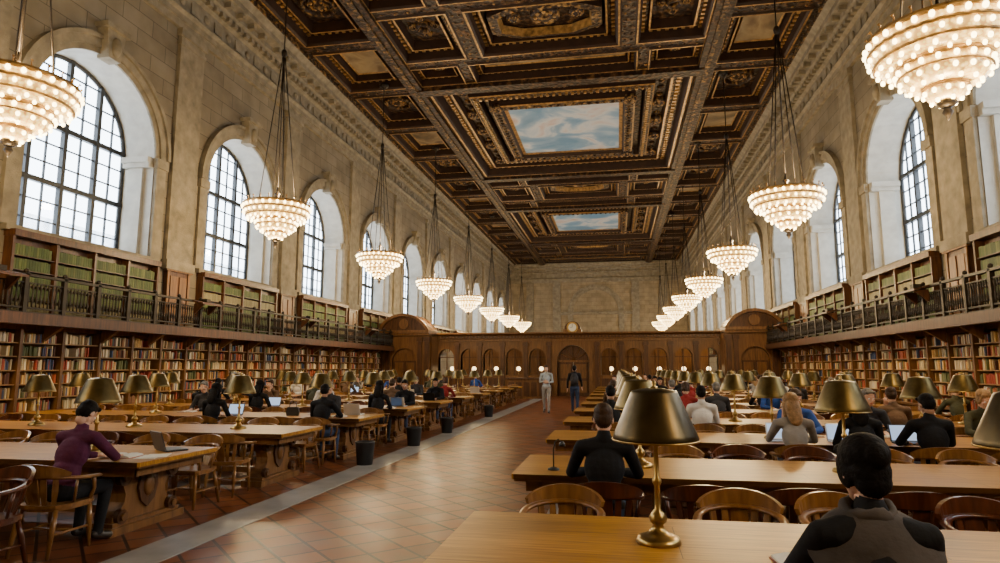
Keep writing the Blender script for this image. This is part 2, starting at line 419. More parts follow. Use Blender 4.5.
# ---------------------------------------------------------------- ceiling
mb=MB()
def loft(x0,x1,y0,y1,steps,cap):
    prev=None
    for ins,z,mt in steps:
        r=[(x0+ins,y0+ins,z),(x1-ins,y0+ins,z),(x1-ins,y1-ins,z),(x0+ins,y1-ins,z)]
        if prev:
            for i in range(4):
                j=(i+1)%4; mb.quad(prev[i],prev[j],r[j],r[i],mt)
        prev=r
    mb.quad(*prev,mat=cap)
def beads(x0,x1,y0,y1,ins,z,step,size,mt,kind='box'):
    xa,xb,ya,yb=x0+ins,x1-ins,y0+ins,y1-ins
    def put(x,y):
        if kind=='box': mb.box(x-size,x+size,y-size,y+size,z-size,z+.02,mt)
        else: mb.sphere((x,y,z),(size,size,size*.6),8,4,mt)
    nx=max(2,int((xb-xa)/step)); ny=max(2,int((yb-ya)/step))
    for i in range(nx+1):
        x=xa+(xb-xa)*i/nx; put(x,ya); put(x,yb)
    for i in range(1,ny):
        y=ya+(yb-ya)*i/ny; put(xa,y); put(xb,y)
W,G,D,GO,SK,TA=0,1,2,3,4,5
def rosette(x,y,z,r):
    mb.lathe([(r,.25),(r,.02),(r*.86,-.06),(r*.72,.0),(r*.6,.02),(r*.45,-.08),(r*.2,-.14),(0.001,-.16)],(x,y,z),20,G)
    for k in range(8):
        a=2*PI*k/8; mb.sphere((x+.62*r*math.cos(a),y+.62*r*math.sin(a),z-.02),(r*.16,r*.16,.06),6,4,GO)
def ring(x,y,z,r,w):
    mb.shell([(r-w,z+.2),(r-w,z),(r-w*.5,z-.08),(r,z),(r,z+.2)],(x,y,0),28,G)
def corner_fill(x0,x1,y0,y1,ins,z,r):
    for x in(x0+ins,x1-ins):
        for y in(y0+ins,y1-ins): rosette(x,y,z,r)
def main_cell(x0,x1,y0,y1):
    st=[(0,H,W),(.42,H,D),(.5,H-.12,W),(.62,H-.12,GO),(.7,H,W),(.78,H+.5,W),(1.25,H+.5,G),(1.3,H+.3,W),(1.42,H+.3,GO),(1.48,H+.75,W),(2.1,H+.75,D),(2.15,H+.35,W),(2.22,H+.3,GO),(2.6,H+.3,G),(2.7,H+.7,W),
        (3.05,H+.7,D),(3.1,H+.15,W),(3.2,H+.1,GO),(3.65,H+.1,G),(3.75,H+.3,W),(3.95,H+.35,GO)]
    loft(x0,x1,y0,y1,st,SK)
    beads(x0,x1,y0,y1,1.0,H+.5,.42,.10,GO); beads(x0,x1,y0,y1,1.8,H+.73,.8,.2,G,'s'); beads(x0,x1,y0,y1,2.43,H+.28,.32,.07,GO); beads(x0,x1,y0,y1,3.42,H+.08,.4,.12,G,'s')
    corner_fill(x0,x1,y0,y1,1.8,H+.6,.55); corner_fill(x0,x1,y0,y1,3.42,H+.05,.4)
    # lobed bosses & side cartouches
    xm,ym=(x0+x1)/2,(y0+y1)/2
    for yy in(y0+1.8,y1-1.8): rosette(xm,yy,H+.55,.6); 
    for xx in(x0+1.8,x1-1.8):
        for q in(-2.6,0,2.6): rosette(xx,ym+q,H+.55,.5)
def coffer(x0,x1,y0,y1,kind):
    st=[(0,H,W),(.28,H,D),(.34,H-.08,W),(.42,H-.08,GO),(.5,H,W),(.55,H+.4,W),(.8,H+.4,D),(.84,H+.25,W),(.92,H+.25,GO),(.98,H+.65,W)]
    if kind in('paint','slim'): st+= [(1.02,H+.65,G),(1.08,H+.5,W),(1.14,H+.55,GO)]; cap=TA
    else: cap=D
    if min(x1-x0,y1-y0)<2.9:
        st=[(a*.72,z,m) for a,z,m in st]
    loft(x0,x1,y0,y1,st,cap)
    beads(x0,x1,y0,y1,.62 if min(x1-x0,y1-y0)>2.9 else .45,H+.4,.3,.07,GO); beads(x0,x1,y0,y1,.14,H,.5,.07,G,'s')
    xm,ym=(x0+x1)/2,(y0+y1)/2; m=min(x1-x0,y1-y0)/2-1.1
    if kind=='ros': ring(xm,ym,H+.5,m*.95,.18); rosette(xm,ym,H+.55,m*.6)
    if kind=='oct':
        wx,wy=(x1-x0)/2-1.0,(y1-y0)/2-1.0
        pts=[(.55,1),(1,.55),(1,-.55),(.55,-1),(-.55,-1),(-1,-.55),(-1,.55),(-.55,1)]
        for s0,s1,z0,z1,mt in((1,.97,H+.62,H+.3,W),(.97,.8,H+.3,H+.25,G),(.8,.76,H+.25,H+.6,GO)):
            for i in range(8):
                j=(i+1)%8
                f=lambda k,s,z:(xm+pts[k][0]*wx*s,ym+pts[k][1]*wy*s,z)
                mb.quad(f(i,s0,z0),f(j,s0,z0),f(j,s1,z1),f(i,s1,z1),mt)
        rosette(xm,ym,H+.5,min(wx,wy)*.5); 
        for q in(-.55,.55): rosette(xm+q*wx,ym,H+.55,.3)
        for a in(-.88,.88):
            for b in(-.85,.85): rosette(xm+a*wx,ym+b*wy,H+.55,.18)
    if kind=='dia':
        for dx,dy in((1,0),(-1,0),(0,1),(0,-1)): rosette(xm+dx*m*.7,ym+dy*m*.9,H+.6,.22)
        ring(xm,ym,H+.5,m*.5,.15)
x_a,x_b,x_c,x_d=XL+.9,XC-7,XC+7,XR-.9
segs=[]
for k in range(5):
    b0=-20.5+25*k
    segs.append(('main',b0,b0+15.5)); segs.append(('sec',b0+15.5,b0+25))
# aligned so a main cell is 29.5..45
for kind,a,b in segs:
    a2,b2=max(a,Y0),min(b,Y1)
    if b2-a2<2.5: 
        if b2>a2: mb.box(x_a,x_d,a2,b2,H,H+.1,W)
        continue
    if kind=='main':
        if b2-a2>8: main_cell(x_b,x_c,a2,b2)
        else: coffer(x_b,x_c,a2,b2,'paint')
        n=3
    else:
        ya,yb=a2+2.5,b2-2.5
        for (p,q) in((a2,ya),(yb,b2)):
            coffer(x_b,x_b+2.9,p,q,'plain'); coffer(x_b+2.9,x_c-2.9,p,q,'slim'); coffer(x_c-2.9,x_c,p,q,'plain')
            for xx in(x_b+1.45,x_c-1.45): rosette(xx,(p+q)/2,H+.5,.38)
        coffer(x_b,x_b+3.6,ya,yb,'dia'); coffer(x_b+3.6,x_c-3.6,ya,yb,'oct'); coffer(x_c-3.6,x_c,ya,yb,'dia')
        for yy in (a2,b2): mb.box(x_b,x_c,yy-.32,yy+.32,H-.28,H,D); mb.box(x_b,x_c,yy-.34,yy+.34,H-.06,H-.01,GO)
    n=max(1,round((b2-a2)/5))
    for (u,v) in((x_a,x_b),(x_c,x_d)):
        for i in range(n):
            p=a2+(b2-a2)*i/n;q=a2+(b2-a2)*(i+1)/n
            coffer(u,v,p,q,'ros' if i%2==0 else 'paint')
for xx in(x_b,x_c): mb.box(xx-.36,xx+.36,Y0,Y1,H-.22,H,D); mb.box(xx-.1,xx+.1,Y0,Y1,H-.3,H-.2,G); mb.box(xx-.38,xx+.38,Y0,Y1,H-.06,H-.01,GO)
mb.box(XL,x_a,Y0,Y1,H-.02,H+.1,D); mb.box(x_d,XR,Y0,Y1,H-.02,H+.1,D)
for xx in(x_a,x_d): mb.box(xx-.12,xx+.12,Y0,Y1,H-.15,H,G)
mb.quad((XL-.5,Y0,H+.9),(XR+.5,Y0,H+.9),(XR+.5,Y1,H+.9),(XL-.5,Y1,H+.9),W)
obj('ceiling',mb,[CEILW,GILT,GILT2,GOLD,SKYP,TANP])

# ---------------------------------------------------------------- bookcases, books, balcony
palA=[(.34,.06,.03),(.46,.11,.04),(.12,.05,.03),(.60,.47,.26),(.70,.56,.32),(.12,.13,.05),(.07,.09,.15),(.42,.22,.06),(.6,.37,.12),(.26,.11,.04),(.65,.55,.38),(.34,.23,.11)]
palG=[(.055,.085,.020),(.075,.10,.025),(.04,.065,.016),(.09,.11,.03)]
def books_mesh(name,boxes):
    n=len(boxes); V=np.zeros((n,8,3)); col=np.ones((n,8,4))
    for i,(x0,x1,y0,y1,z0,z1,c) in enumerate(boxes):
        V[i]=[(x0,y0,z0),(x1,y0,z0),(x1,y1,z0),(x0,y1,z0),(x0,y0,z1),(x1,y0,z1),(x1,y1,z1),(x0,y1,z1)]
        col[i,:,:3]=c
    F=[]
    for i in range(n):
        o=8*i; F+= [(o,o+3,o+2,o+1),(o+4,o+5,o+6,o+7),(o,o+1,o+5,o+4),(o+1,o+2,o+6,o+5),(o+2,o+3,o+7,o+6),(o+3,o,o+4,o+7)]
    me=bpy.data.meshes.new(name); me.from_pydata(V.reshape(-1,3).tolist(),[],F)
    a=me.color_attributes.new('Col','FLOAT_COLOR','POINT'); a.data.foreach_set('color',col.reshape(-1))
    me.materials.append(BOOKM); me.update(); return me
for side,xw,sg in (('left',XL,1),('right',XR,-1)):
    bxs=[]; mb=MB(); rail=MB()
    def B(m,t0,t1,y0,y1,z0,z1,mat=0):
        a,b=sorted((xw+sg*t0,xw+sg*t1)); m.box(a,b,y0,y1,z0,z1,mat)
    ya,yb=1.0,36.6
    # lower bookcase
    B(mb,0.01,.05,ya,yb,0,2.75); B(mb,0.01,.5,ya,yb,0,.14,1); B(mb,.02,.46,ya,yb,2.6,2.75,1)
    zs=[.14,.62,.98,1.31,1.64,1.97,2.29,2.6]
    for z in zs[1:-1]: B(mb,.03,.43,ya,yb,z-.025,z,0)
    B(mb,.02,.56,ya,yb,.60,.66,1)
    y=ya; dv=BAY/6
    while y<yb+.01:
        B(mb,.03,.47,y-.04,y+.04,.1,2.62,1); y+=dv
    for zi in range(len(zs)-1):
        z0=zs[zi];hh=zs[zi+1]-z0-.04
        y=ya+.06
        while y<yb-.1:
            wd=random.uniform(.025,.06)*(1.5 if y>22 else 1)
            ph=((y-ya)%dv)
            if ph>dv-.06-wd or ph<.045: y+=.03; continue
            if random.random()<.035: y+=random.uniform(.05,.25); continue
            c=random.choice(palA); k=random.uniform(.6,1.25); grp=int(y*2.3+zi*7)
            if grp%5==0: c=palA[grp%len(palA)]
            hgt=hh*random.uniform(.68,.95)
            dpt=random.uniform(.33,.40)
            a,b=sorted((xw+sg*.08,xw+sg*dpt)); bxs.append((a,b,y,y+wd-.004,z0+.002,z0+hgt,[q*k for q in c])); y+=wd
    # balcony deck
    B(mb,0.01,1.05,Y0+.5,37.0,2.75,2.9,2); B(mb,.9,1.12,Y0+.5,37.0,2.68,2.94,2)
    y=ya
    while y<yb:
        a=xw+sg*.5;b=xw+sg*.98
        mb.prism([(a,2.75),(b,2.75),(b,2.66),(a,2.35)],'y',y-.05,y+.05,1); y+=dv*1.5
    # upper bookcases
    for c in BAYS:
        if c>38 and c<43: continue
        y0,y1=c-2.45,c+2.45
        zb=2.9
        B(mb,0.01,.04,y0,y1,zb,4.95,2); B(mb,.01,.34,y0-.05,y1+.05,4.82,4.98,2); B(mb,.02,.3,y0,y1,zb,zb+.1,2)
        for k in range(5): yy=y0+(y1-y0)*k/4; B(mb,.02,.28,yy-.035,yy+.035,zb,4.85,2)
        for k in range(5):
            z0=zb+.1+k*.345
            B(mb,.02,.26,y0,y1,z0-.02,z0,2)
            y=y0+.05
            while y<y1-.08:
                wd=random.uniform(.06,.09)
                ph=(y-y0)%((y1-y0)/4)
                if ph>(y1-y0)/4-.05-wd or ph<.04: y+=.03; continue
                q=random.uniform(.75,1.2); cc=random.choice(palG) if (k+int(c))%5 else (.20,.17,.08)
                a,b=sorted((xw+sg*.05,xw+sg*.23)); bxs.append((a,b,y,y+wd-.006,z0,z0+.28*random.uniform(.9,1),[v*q for v in cc])); y+=wd
    obj('bookcase_'+side,mb,[SHELFW,OAKMD,OAKDK])
    place('library_books_'+side,books_mesh('library_books',bxs))
    # railing
    t=1.03; y=Y0+.6
    B(rail,t-.05,t+.05,Y0+.5,37,3.78,3.84); B(rail,t-.03,t+.03,Y0+.5,37,3.04,3.08); B(rail,t-.025,t+.025,Y0+.5,37,3.62,3.65); B(rail,t-.04,t+.04,Y0+.5,37,2.94,2.97)
    k=0
    while y<37:
        if k%10==0:
            B(rail,t-.05,t+.05,y-.05,y+.05,2.94,3.86); rail.sphere((xw+sg*t,y,3.9),.06,8,5)
        else:
            xx=xw+sg*t
            rail.lathe([(.014,0),(.014,.1),(.032,.2),(.014,.3),(.014,.42),(.03,.5),(.012,.58)],(xx,y,3.05),6)
        y+=.105;k+=1
    # reading ledges on the rail
    for c in BAYS:
        p=c+BAY/2
        if p<37:
            a=xw+sg*.95;b=xw+sg*1.45
            rail.prism([(a,3.86),(b,3.74),(b,3.69),(a,3.80)],'y',p-.5,p+.5,1)
            for q in(-.35,.35): rail.prism([(xw+sg*1.05,3.72),(xw+sg*1.4,3.70),(xw+sg*1.08,3.4),(xw+sg*1.05,3.4)],'y',p+q-.03,p+q+.03,1)
            rail.box(*sorted((xw+sg*1.1,xw+sg*1.3)),p-.1,p+.1,3.79,3.9,0)
    obj('balcony_railing_'+side,rail,[BRONZE,OAKDK])
    # pier doors at balcony level
    for i,c in enumerate(BAYS[:5]):
        p=c+BAY/2
        if p>37: continue
        d=MB()
        B(d,.01,.13,p-.55,p+.55,2.9,4.8,1); B(d,.1,.2,p-.64,p+.64,4.8,4.95,0); B(d,.1,.17,p-.55,p-.45,2.9,4.8,0); B(d,.1,.17,p+.45,p+.55,2.9,4.8,0)
        for za,zc in((3.05,3.7),(3.8,4.65)):
            for q in(-.22,.22): B(d,.12,.16,p+q-.17,p+q+.17,za,zc,0)
        B(d,.16,.21,p+.02,p+.06,3.7,3.8,2)
        obj('door_%s_%d'%(side,i+1),d,[OAKMD,OAKDK,BRASS])

# ---------------------------------------------------------------- wooden screen and pavilions
mb=MB()
sx0,sx1=-11.2,6.0; n=12; hw=(sx1-sx0)/n/2
for fy,sg in((YS,1),(YS+.5,-1)):
    P=lambda u,z,t,fy=fy,sg=sg:(u,fy+sg*t,z)
    for i in range(n):
        c=sx0+hw*(2*i+1)
        if i in(5,6): continue
        bay(mb,P,c,hw,hw-.22,0,1.25,2.35,3.3,.5,0,1,12)
    P2=P
    cc=(sx0+sx1)/2; bay(mb,P,cc,2*hw,.95,0,.0,2.1,3.3,.5,0,1,12)
for i in range(n+1):
    if i==6: continue
    u=sx0+2*hw*i
    mb.box(u-.12,u+.12,YS-.12,YS,.0,3.25,1); mb.box(u-.17,u+.17,YS-.18,YS,3.02,3.2,1); mb.box(u-.16,u+.16,YS-.17,YS,0,.3,1)
for i in range(n):
    if i in(5,6): continue
    c=sx0+hw*(2*i+1)
    mb.box(c-.45,c+.45,YS-.04,YS,.35,1.05,1); mb.box(c-.03,c+.03,YS+.2,YS+.25,1.25,2.9,1); mb.box(c-hw+.2,c+hw-.2,YS+.2,YS+.25,2.3,2.36,1)
mb.prism([(YS+.6,3.3),(YS-.1,3.3),(YS-.1,3.42),(YS-.16,3.45),(YS-.16,3.62),(YS-.4,3.74),(YS-.4,3.82),(YS+.6,3.82)],'x',sx0,sx1,0)
x=sx0+.1
while x<sx1-.1: mb.box(x,x+.1,YS-.26,YS-.14,3.5,3.62,1); x+=.2
# closed fanlight and double door leaves under the centre arch
fan=[(cc-.93*math.cos(PI*i/14),2.1+.93*math.sin(PI*i/14)) for i in range(15)]
mb.prism(fan,'y',YS+.28,YS+.34,1)
for i in range(1,6):
    a=PI*i/6; mb.tube([(cc,YS+.26,2.12),(cc+.9*math.cos(a),YS+.26,2.12+.9*math.sin(a))],.025,5,0)
mb.box(cc-.95,cc+.95,YS+.2,YS+.36,2.02,2.14,0)
for s2 in(-1,1):
    a,b=sorted((cc+s2*.02,cc+s2*.93)); mb.box(a,b,YS+.28,YS+.34,0,2.04,1)
    m_=(a+b)/2
    mb.box(m_-.32,m_+.32,YS+.25,YS+.28,.2,.9,0); mb.box(m_-.32,m_+.32,YS+.25,YS+.28,1.05,1.9,0)
# clock house over centre door
mb.box(cc-.55,cc+.55,YS-.15,YS+.4,3.8,4.0,0)
for i in range(12):
    a0=PI*i/12;a1=PI*(i+1)/12
    mb.prism([(cc-r*math.cos(a),4.0+r*math.sin(a)) for r,a in((.0001,a0),(.48,a0),(.48,a1),(.0001,a1))],'y',YS-.12,YS+.35,1)
obj('wooden_screen_partition',mb,[OAKMD,OAKDK])
ck=MB(); 
def discy(m,c,r,y0,y1,mat,seg=24): m.prism([(c[0]+r*math.cos(2*PI*k/seg),c[1]+r*math.sin(2*PI*k/seg)) for k in range(seg)],'y',y0,y1,mat)
discy(ck,(cc,4.1),.34,YS-.2,YS-.12,0); discy(ck,(cc,4.1),.24,YS-.22,YS-.19,1)
ck.box(cc-.012,cc+.012,YS-.235,YS-.22,4.1,4.31,2); ck.box(cc-.15,cc,YS-.235,YS-.22,4.09,4.11,2)
obj('wall_clock',ck,[BRASS,PAPER,BLACKM])
for (px0,px1) in((XL+.05,-11.0),(5.9,XR-.05)):
    mb=MB(); yf=37.2; pc=(px0+px1)/2
    P=lambda u,z,t:(u,yf+t,z)
    bay(mb,P,pc,(px1-px0)/2,.75,0,0,2.1,3.7,.25,0,1,14)
    mb.box(px0,px1,yf+.3,yf+1.75,0,3.7,0)
    for u in(px0+.18,pc-1.0,pc+1.0,px1-.18):
        mb.box(u-.13,u+.13,yf-.12,yf,0,3.45,1); mb.box(u-.18,u+.18,yf-.18,yf,3.25,3.5,1); mb.box(u-.17,u+.17,yf-.17,yf,0,.35,1)
    mb.box(px0,px1,yf-.25,yf+1.75,3.6,3.75,0); mb.box(px0,px1,yf-.4,yf+1.78,3.75,3.92,0)
    # segmental pediment
    w2=(px1-px0)/2; Rr=(w2*w2+1.0)/2.0
    def seg(r,i,nn=16):
        th=math.asin(w2/Rr); a=-th+2*th*i/nn; return (pc+r*math.sin(a),3.92+1.0-Rr+r*math.cos(a))
    pts=[seg(Rr,i) for i in range(17)]
    mb.prism(pts,'y',yf-.1,yf+1.75,1)
    for i in range(16):
        mb.prism([seg(Rr-.16,i),seg(Rr,i),seg(Rr,i+1),seg(Rr-.16,i+1)],'y',yf-.4,yf+1.75,0)
    discy(mb,(pc,4.3),.3,yf-.2,yf,0)
    # door leaf
    mb.box(pc-.7,pc+.7,yf+.2,yf+.25,0,2.1,1)
    for q in(-.35,.35):
        mb.box(pc+q-.25,pc+q+.25,yf+.15,yf+.2,.3,1.0,0); mb.box(pc+q-.25,pc+q+.25,yf+.15,yf+.2,1.1,2.0,0)
    obj('oak_pavilion',mb,[OAKMD,OAKDK])
# counter globes behind the screen arches
gl=MB()
gl.lathe([(.12,0),(.12,.03),(.03,.06),(.02,.35),(.04,.4),(.001,.41)],(0,0,0),12,0)
gl.sphere((0,0,.5),.14,12,8,1)
GLM=gl.mesh('globe_lamp',[BRASS,emis('globe_glow',(1,.72,.36),5,True)])
ct=MB(); ct.box(sx0+.3,cc-1.3,YS+.9,YS+1.4,0,1.05); ct.box(cc+1.3,sx1-.3,YS+.9,YS+1.4,0,1.05); ct.box(sx0+.2,cc-1.2,YS+.8,YS+1.5,1.05,1.12); ct.box(cc+1.2,sx1-.2,YS+.8,YS+1.5,1.05,1.12)
# tall catalogue shelving closing the delivery area behind the counter
for (a,b) in((sx0+.3,cc-1.6),(cc+1.6,sx1-.3)):
    ct.box(a,b,YS+3.6,YS+3.9,0,3.2)
    k=a
    while k<b-.3: ct.box(k+.05,k+.75,YS+3.55,YS+3.6,.2,1.4); ct.box(k+.05,k+.75,YS+3.55,YS+3.6,1.6,2.9); k+=.85
obj('delivery_counter',ct,[OAKMD])
for i in range(n):
    if i in(5,6): continue
    place('globe_lamp',GLM,(sx0+hw*(2*i+1)+.1,YS+1.15,1.12))
# information desk in the aisle before the screen
dk=MB(); 
dk.box(-6.0,-3.9,35.2,36.4,0,1.05,0); dk.box(-6.1,-3.8,35.1,36.5,1.05,1.12,1)
for i in range(5): dk.box(-5.9+i*.42,-5.58+i*.42,35.16,35.2,.15,.9,1)
obj('information_desk',dk,[OAKMD,OAKDK])

# ---------------------------------------------------------------- chandelier
ch=MB() # 0 bronze 1 bulb 2 crystal 3 gold
def hoop(R,z,w=.03,h=.05,mat=3): ch.shell([(R-w,z-h),(R+w,z-h),(R+w,z+h),(R-w,z+h),(R-w,z-h)],(0,0,0),40,mat)
def bulbs(R,z,n,r,off=0):
    for k in range(n):
        a=2*PI*(k+off)/n; ch.sphere((R*math.cos(a),R*math.sin(a),z),(r,r,r*1.25),8,6,1)
hoop(1.05,.14,.025,.04,3)
for k in range(24):
    a=2*PI*k/24; ch.tube([(1.04*math.cos(a),1.04*math.sin(a),.14),(1.02*math.cos(a),1.02*math.sin(a),.26),(1.06*math.cos(a),1.06*math.sin(a),.30)],[.02,.012,.03],5,3)
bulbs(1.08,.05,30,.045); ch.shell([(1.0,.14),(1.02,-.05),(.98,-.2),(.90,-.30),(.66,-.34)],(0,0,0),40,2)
hoop(1.04,-.04,.025,.025); bulbs(1.04,-.14,30,.038,.5); hoop(.97,-.24,.02,.02); bulbs(.92,-.33,24,.038); bulbs(.77,-.37,20,.034)
# second tier
hoop(.66,-.36,.03,.04,3)
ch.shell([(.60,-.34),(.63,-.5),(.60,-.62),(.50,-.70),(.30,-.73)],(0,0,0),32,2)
bulbs(.67,-.45,18,.042); hoop(.65,-.53,.015,.015); bulbs(.62,-.61,16,.038,.5); bulbs(.48,-.73,12,.036)
# third tier
hoop(.31,-.75,.02,.03,3)
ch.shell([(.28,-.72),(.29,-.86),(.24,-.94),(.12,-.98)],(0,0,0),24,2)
bulbs(.31,-.84,10,.036); bulbs(.2,-.97,6,.036,.5)
ch.lathe([(.13,-.96),(.15,-1.02),(.09,-1.07),(.05,-1.1),(.08,-1.16),(.04,-1.22),(.02,-1.27),(.001,-1.3)],(0,0,0),14,0)
# upper crown discs & stem
ch.lathe([(.5,.0),(.5,.05),(.2,.12),(.08,.3),(.05,.5),(.1,.56),(.04,.62),(.02,.8),(.001,.8)],(0,0,0),20,0)
for k in range(8):
    a=2*PI*k/8; ch.tube([(.06*math.cos(a),.06*math.sin(a),.05),(.5*math.cos(a),.5*math.sin(a),.02),(1.0*math.cos(a),1.0*math.sin(a),.05)],.02,5,0)
for k in range(4):
    a=2*PI*k/4+PI/4; ch.tube([(.62*math.cos(a),.62*math.sin(a),.06),(.03*math.cos(a),.03*math.sin(a),5.5)],.018,5,0)
ch.tube([(0,0,.7),(0,0,8.6)],.022,6,0)
ch.sphere((0,0,5.55),(.1,.1,.16),8,6,0); ch.lathe([(.22,8.6),(.22,8.72),(.06,8.5),(.03,8.4)][::-1],(0,0,0),14,0)
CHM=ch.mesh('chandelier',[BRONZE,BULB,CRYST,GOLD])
CZ=6.9
LY=[.2,9.75,19.2,28.7,38.0,47.4,56.8,66.2,75.6]; RY=[1.2,10.9,20.6,30.3,40,49.6,59,68.4,77.8]
for X_,lst in((-11.05,LY),(5.3,RY)):
    for y in lst:
        o=place('chandelier',CHM,(X_-(.1 if X_<0 and y<10 else 0),y,CZ))
        ld=bpy.data.lights.new('chandelier_light','POINT'); ld.energy=580; ld.color=(1,.72,.37); ld.shadow_soft_size=.25
        lo_=bpy.data.objects.new('lamp_glow',ld); C.objects.link(lo_); lo_.parent=o; lo_.location=(0,0,-1.7)
        ld2=bpy.data.lights.new('chandelier_uplight','POINT'); ld2.energy=480; ld2.color=(1,.74,.40); ld2.shadow_soft_size=.2
        l2=bpy.data.objects.new('crown_glow',ld2); C.objects.link(l2); l2.parent=o; l2.location=(.25,0,.5)

# ---------------------------------------------------------------- tables
TL=7.7; TW=1.3; TH=.76
mb=MB()
def rbox(m,x0,x1,y0,y1,z0,z1,mat,r=.012):
    m.prism([(x0+r,y0),(x1-r,y0),(x1,y0+r),(x1,y1-r),(x1-r,y1),(x0+r,y1),(x0,y1-r),(x0,y0+r)],'z',z0,z1,mat)
rbox(mb,-TL/2,TL/2,-TW/2,TW/2,TH-.045,TH,0,.02)
rbox(mb,-TL/2+.02,TL/2-.02,-TW/2+.02,TW/2-.02,TH-.065,TH-.045,1)
mb.box(-TL/2+.12,TL/2-.12,-TW/2+.1,-TW/2+.13,TH-.16,TH-.06,1); mb.box(-TL/2+.12,TL/2-.12,TW/2-.13,TW/2-.1,TH-.16,TH-.06,1)
for e in(-1,1): mb.box(*sorted((e*(TL/2-.12),e*(TL/2-.15))),-TW/2+.1,TW/2-.1,TH-.16,TH-.06,1)
for cx in(-TL/2+.5,0,TL/2-.5):
    # carved vase-shaped trestle, seen from the aisle
    half=[(.44,.08),(.47,.12),(.46,.17),(.37,.22),(.31,.30),(.30,.38),(.34,.47),(.42,.55),(.47,.62),(.47,.70)]
    poly=[(y,z) for y,z in half]+[(-y,z) for y,z in half[::-1]]
    mb.prism(poly,'x',cx-.09,cx+.09,1)
    mb.box(cx-.16,cx+.16,-.56,.56,.0,.08,1); mb.box(cx-.13,cx+.13,-.5,.5,.08,.12,1); mb.box(cx-.14,cx+.14,-.52,.52,.64,.70,1)
    for e in(-1,1):
        for sy in(-1,1):
            for (yy,zz,rr) in((.37,.56,.085),(.38,.17,.075)):
                mb.prism([(sy*yy+rr*math.cos(2*PI*k/14),zz+rr*math.sin(2*PI*k/14)) for k in range(14)],'x',*sorted((cx+e*.08,cx+e*.14)),2)
                mb.prism([(sy*yy+rr*.5*math.cos(2*PI*k/10),zz+rr*.5*math.sin(2*PI*k/10)) for k in range(10)],'x',*sorted((cx+e*.13,cx+e*.165)),1)
        sh=[(0,.2),(.1,.28),(.15,.42),(.12,.56),(0,.62),(-.12,.56),(-.15,.42),(-.1,.28)]
        mb.prism(sh,'x',*sorted((cx+e*.08,cx+e*.12)),2)
        mb.sphere((cx+e*.12,0,.43),(.035,.08,.12),8,6,1)
mb.box(-TL/2+.5,TL/2-.5,-.06,.06,.12,.2,1)
TABM=mb.mesh('reading_table',[TOPM,OAKMD,OAKDK])
RXC=-.95+TL/2; LXC=-4.7-TL/2
ROWS=[3.0+2.8*r for r in range(0,11)]
for r,y in enumerate(ROWS):
    place('reading_table',TABM,(RXC,y+TW/2,0))
    place('reading_table',TABM,(LXC,y+TW/2,0))
# ---------------------------------------------------------------- brass table lamp
mb=MB()
mb.lathe([(.12,0),(.12,.012),(.112,.03),(.085,.042),(.06,.05),(.035,.075),(.028,.095),(.045,.11),(.05,.13),(.035,.155),(.018,.175),(.016,.3),(.026,.315),(.026,.33),(.014,.345),(.013,.5),(.02,.53),(.02,.56),(.008,.6),(.001,.6)],(0,0,0),24,0)
mb.shell([(.225,.545),(.232,.54),(.234,.555),(.225,.58),(.13,.80),(.122,.812),(.05,.825),(.03,.825)],(0,0,0),36,1)
mb.shell([(.224,.545),(.218,.58),(.123,.797),(.03,.815)],(0,0,0),36,2)
mb.shell([(.2255,.538),(.237,.538),(.237,.548),(.2255,.548)],(0,0,0),36,0)
mb.lathe([(.03,.82),(.02,.83),(.01,.84),(.016,.855),(.001,.87)],(0,0,0),12,0)
mb.tube([(0,0,.58),(0,0,.82)],.008,6,0); mb.tube([(-.215,0,.56),(.215,0,.56)],.005,5,0)
LAMPM=mb.mesh('table_lamp',[BRASS,BRASSD,BRASSI]); LAMPG=mb.mesh('table_lamp',[BRASS,BRASSLIT,BRASSI])
for r,y in enumerate(ROWS):
    for k in range(4):
        place('table_lamp',LAMPM if r==0 else LAMPG,(.2+1.83*k,y+TW/2+(.07 if r==0 else 0),TH)); place('table_lamp',LAMPG,(-5.8-1.83*k,y+TW/2,TH))
